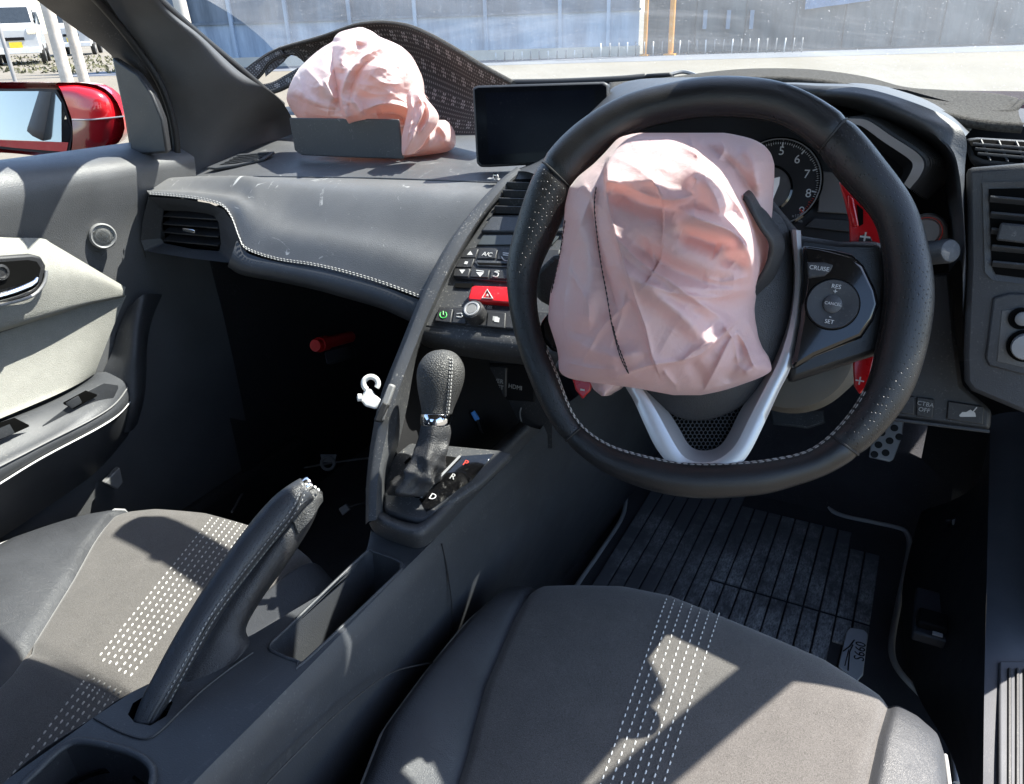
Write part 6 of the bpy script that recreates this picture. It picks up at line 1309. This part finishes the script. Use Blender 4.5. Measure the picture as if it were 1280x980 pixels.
ps = Seat('passenger', 'passenger seat with charcoal suede centre and pale stitch rows beside the hand brake', sy([(-.12, -.985), (.15, -.995), (.30, -.995), (.40, -.985), (.46, -.945), (.50, -.90)]), sy([(-.12, -.53), (.2, -.530), (.45, -.527), (.52, -.530)]),
          sy([(-.12, -.68)]+zz([(0, 817), (25, 788), (84, 708), (110, 668), (137, 634)], zP)), sy([(-.12, -.60), (.2, -.60), (.36, -.597), (.50, -.590), (.54, -.588)]),
          sorted([tuple(at(px, py, Z=zF)[:2]) for px, py in ((0, 652), (60, 640), (100, 632), (140, 627), (200, 627), (260, 636), (330, 656), (372, 675), (400, 694), (420, 716), (428, 732))]), .09, .497, -1)
ps.sy0 = .292; ps.sy1 = 0.0
ps.build()
pt = [(265, 647), (273, 648), (281, 650), (288, 651.5), (296, 653), (303, 655), (310, 657)]
ps.stitch(pt, [(119, 826), (126, 829), (133, 833), (140, 836), (147, 840), (154, 843), (161, 847)], 60)
ps.stitch([(111, 843), (118, 847), (125, 850), (131, 853), (138, 857), (145, 860), (151, 863)], [(2, 985), (10, 990), (18, 994), (27, 998), (36, 1002), (45, 1006), (54, 1010)], 50)
# seat backs with their built-in head rests (behind the camera)
def seat_back(S, xc, w):
    rows = []
    for z_, y_, hw, th in ((.40, -.02, w, .07), (.55, -.06, w*1.02, .09), (.75, -.12, w*1.05, .09), (.93, -.175, w*.95, .075), (1.0, -.195, w*.62, .07), (1.06, -.21, w*.5, .065), (1.13, -.225, w*.46, .055), (1.16, -.235, w*.36, .03)):
        q = np.linspace(0, 2*pi, 28, endpoint=False); rows.append(np.stack([xc+hw*np.sign(np.cos(q))*np.abs(np.cos(q))**.6, y_-.05+th*np.sign(np.sin(q))*np.abs(np.sin(q))**.7, z_+0*q], 1))
    gridmesh('backrest', np.array(rows), M['leather_seat'], S.t, True)
seat_back(ds, -.115, .215); seat_back(ps, -.76, .215)
# ------------------------------------------------------------------ driver floor mat
ZM = .19
fm = thing('floor_mat', 'black ribbed floor mat with grey binding and a silver badge', 'floor mat', at(950, 760, Z=ZM))
g = lambda px, py, dz_=0.: at(px, py, Z=ZM+dz_)
left = [(640, 860), (700, 765), (725, 726), (750, 690), (776, 650), (782, 628), (781, 610), (778, 585)]
right = [(1030, 575), (1027, 600), (1026, 618), (1032, 632), (1050, 644), (1090, 653), (1125, 661), (1134, 668), (1137, 682), (1132, 712), (1122, 760), (1115, 800), (1116, 822), (1126, 842), (1150, 868), (1176, 895), (1190, 925), (1196, 980)]
outl = left+right
slab('carpet', [g(*p) for p in outl]+[g(1150, 1100), g(700, 1100)], (0, 0, 1), .008, M['carpet'], fm)
tube('binding', cr([g(*p) for p in left], 60), .0042, M['binding'], fm, 8); tube('binding', cr([g(*p) for p in right], 120), .0050, M['binding'], fm, 8)
# ribs run fore and aft, split by a cross groove: heel pad in front
XA, XB = g(722, 735)[0]+.02, g(1105, 720)[0]-.01
ribs = 17; wr_ = (XB-XA)/ribs
for k in range(ribs):
    x0 = XA+k*wr_+.0013; x1 = XA+(k+1)*wr_-.0013; x = (x0+x1)/2
    ycut = 1.06 if x > -.20 else None
    segs = [(.80, 1.36)] if ycut is None else [(.80, ycut-.004), (ycut+.004, 1.30)]
    if x > .0: segs = [(ycut+.004, 1.25), (1.0, ycut-.004)] if x < .05 else [(ycut+.004, 1.18)]
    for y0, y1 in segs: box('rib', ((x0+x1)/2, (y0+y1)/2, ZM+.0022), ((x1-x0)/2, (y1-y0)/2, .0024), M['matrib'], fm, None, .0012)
bp_ = [(1063, 784), (1080, 787), (1085, 792), (1079, 843), (1070, 852), (1048, 832), (1058, 789)]
bd = slab('badge', [g(px, py, .009) for px, py in bp_], (0, 0, 1), .004, M['badge'], fm, .0015)
bx = g(1071, 838, .009)-g(1076, 795, .009); bx = -bx; bx /= np.linalg.norm(bx); by = np.cross([0, 0, 1.], bx)
text('lettering', 'S660', g(1075.5, 814, .0093), bx, by, .021, M['rubber'], bd, .0002)
tube('emblem', [g(px, py, .0095) for px, py in ((1060, 838), (1062, 815), (1066, 806))], .0010, M['rubber'], bd, 5); tube('emblem', [g(px, py, .0095) for px, py in ((1054, 814), (1062, 808), (1068, 800))], .0010, M['rubber'], bd, 5); tube('emblem', [g(px, py, .0095) for px, py in ((1056, 832), (1061, 812))], .0007, M['rubber'], bd, 5)
# ------------------------------------------------------------------ pedals
PP = Plane(at(1112, 548, Y=1.22), (0, -.75, .66))
pe = thing('accelerator_pedal', 'drilled silver accelerator pedal below the wheel rim', 'pedal', PP(1108, 560))
slab('plate', [PP(px, py) for px, py in ((1092, 534), (1126, 520), (1130, 524), (1128, 545), (1117, 574), (1112, 577), (1086, 571))], PP.n, .006, M['silver'], pe, .002)
for px, py in ((1102, 541), (1118, 535), (1098, 556), (1112, 551), (1124, 546), (1093, 568), (1107, 566)): lathe('grip_hole', PP(px, py, .0003), PP.n, [(.0058, 0), (.0055, .0004), (.0048, .0006), (0, .0002)], M['rubber'], pe, 18)
tube('arm', [PP(1110, 540, -.01), PP(1112, 480, -.09)], .008, M['plastic_deep'], pe, 8)
bk = thing('brake_pedal', 'dark brake pedal in the shade behind the wheel spoke', 'pedal', at(990, 530, Y=1.25))
B2 = Plane(at(1000, 522, Y=1.25), (0, -.75, .66)); slab('plate', [B2(px, py) for px, py in ((962, 510), (1030, 512), (1032, 528), (1010, 535), (966, 530))], B2.n, .008, M['plastic_dusty'], bk, .003)
tube('arm', [B2(996, 520, -.01), B2(1000, 460, -.08)], .008, M['plastic_deep'], bk, 8)
# ------------------------------------------------------------------ hook clip on the console rail
hk = thing('cable_hook', 'white ring hook clamped to the side of the console rail', 'hook', at(470, 500, D=.845))
HP = Plane(at(470, 500, D=.800), -fw)
ring = [HP(463.5+9*sin(q), 479.5-8.5*cos(q), .004) for q in np.linspace(-2.6, 2.2, 26)]
tube('ring', ring, .0030, M['whiteplastic'], hk, 10)
slab('shank', [HP(px, py, .006) for px, py in ((456, 486), (463, 486), (468, 494), (476, 500), (470, 512), (456, 508), (450, 500))], HP.n, .008, M['whiteplastic'], hk, .002)
lathe('stud', HP(452, 497, .006), -rt+fw*-.3, [(.004, 0), (.004, .004), (0, .005)], M['whiteplastic'], hk, 12)
slab('clamp', [HP(px, py, .010) for px, py in ((486, 479), (494, 482), (478, 527), (468, 524))], HP.n, .010, M['greyplastic'], hk, .002)
slab('clamp_pad', [HP(px, py, .011) for px, py in ((478, 502), (486, 505), (476, 529), (466, 526))], HP.n, .012, M['rubber'], hk, .002)
# ------------------------------------------------------------------ things in the passenger footwell
rf = thing('road_flare', 'red emergency flare clipped in the dark passenger footwell', 'flare', at(418, 427, D=1.35))
a, b = at(398, 431, D=1.30), at(438, 421, D=1.42)
slab('holder', [at(405, 440, D=1.36), at(440, 432, D=1.42), at(444, 446, D=1.42), at(408, 456, D=1.36)], -fw, .02, M['plastic'], rf, .003)
lathe('tube', a, b-a, [(.011, 0), (.013, .002), (.013, .028), (.0105, .031), (.0105, np.linalg.norm(b-a))], M['redbtn'], rf, 18); lathe('cap', a, b-a, [(.0, -.012), (.010, -.012), (.0115, -.008), (.0115, .001)], M['redbtn'], rf, 18)
FT = .186
cbl = tube('loose_cable', cr([at(px, py, Z=z) for px, py, z in ((290, 640, .30), (310, 610, .27), (350, 592, .25), (395, 582, .24), (440, 575, .24), (470, 572, .26))], 50), .0022, M['greyplastic'], None, 6, False, None, 1., at(395, 582, Z=.24)); tag(cbl, 'grey loose cable trailing through the passenger footwell', 'cable')
fb = thing('metal_bracket', 'small pale ringed bracket on the passenger footwell floor', 'bracket', at(410, 578, Z=.26))
BPn = Plane(at(410, 578, Z=.27), -fw); tube('ring', [BPn(410+8*sin(q), 579-8*cos(q)) for q in np.linspace(0, 2*pi, 20, endpoint=False)], .0036, M['greyplastic'], fb, 8, True); slab('tab', [BPn(px, py) for px, py in ((400, 568), (421, 568), (418, 578), (402, 578))], BPn.n, .004, M['greyplastic'], fb, .001)
cn = thing('white_connector', 'white plug lying by the console on the passenger side', 'plug', at(430, 638, Z=.36)); CPn = Plane(at(430, 638, Z=.36), -fw)
slab('shell', [CPn(px, py) for px, py in ((423, 636), (432, 630), (438, 637), (428, 645))], CPn.n, .008, M['greyplastic'], cn, .0015); tube('lead', cr([CPn(436, 634), CPn(448, 630, .003), CPn(460, 628, 0)], 12), .002, M['rubber'], cn, 6)
bc = thing('blue_connector', 'small blue plug on a thin lead under the audio panel', 'plug', at(593, 520, D=.93)); BC = Plane(at(593, 520, D=.93), -fw)
slab('shell', [BC(px, py) for px, py in ((588, 516), (593, 513), (600, 524), (594, 527))], BC.n, .006, M['blueplastic'], bc, .001); tube('lead', cr([BC(597, 525), BC(602, 540, -.01), BC(612, 552, -.02), BC(622, 546, -.03)], 14), .0018, M['rubber'], bc, 6)
pc = tube('thin_wire', cr([at(px, py, D=d) for px, py, d in ((582, 498, .95), (578, 520, .94), (577, 540, .93), (582, 556, .92))], 20), .0011, M['greyplastic'], None, 5, False, None, 1., at(578, 520, D=.94)); tag(pc, 'thin pale wire hanging behind the gear knob', 'cable')
pc = tube('thin_wire', cr([at(px, py, D=d) for px, py, d in ((657, 498, 1.0), (650, 515, .98), (652, 535, .97), (640, 555, .96))], 20), .0011, M['greyplastic'], None, 5, False, None, 1., at(652, 520, D=.98)); tag(pc, 'thin pale wire hanging under the outlet cover', 'cable')
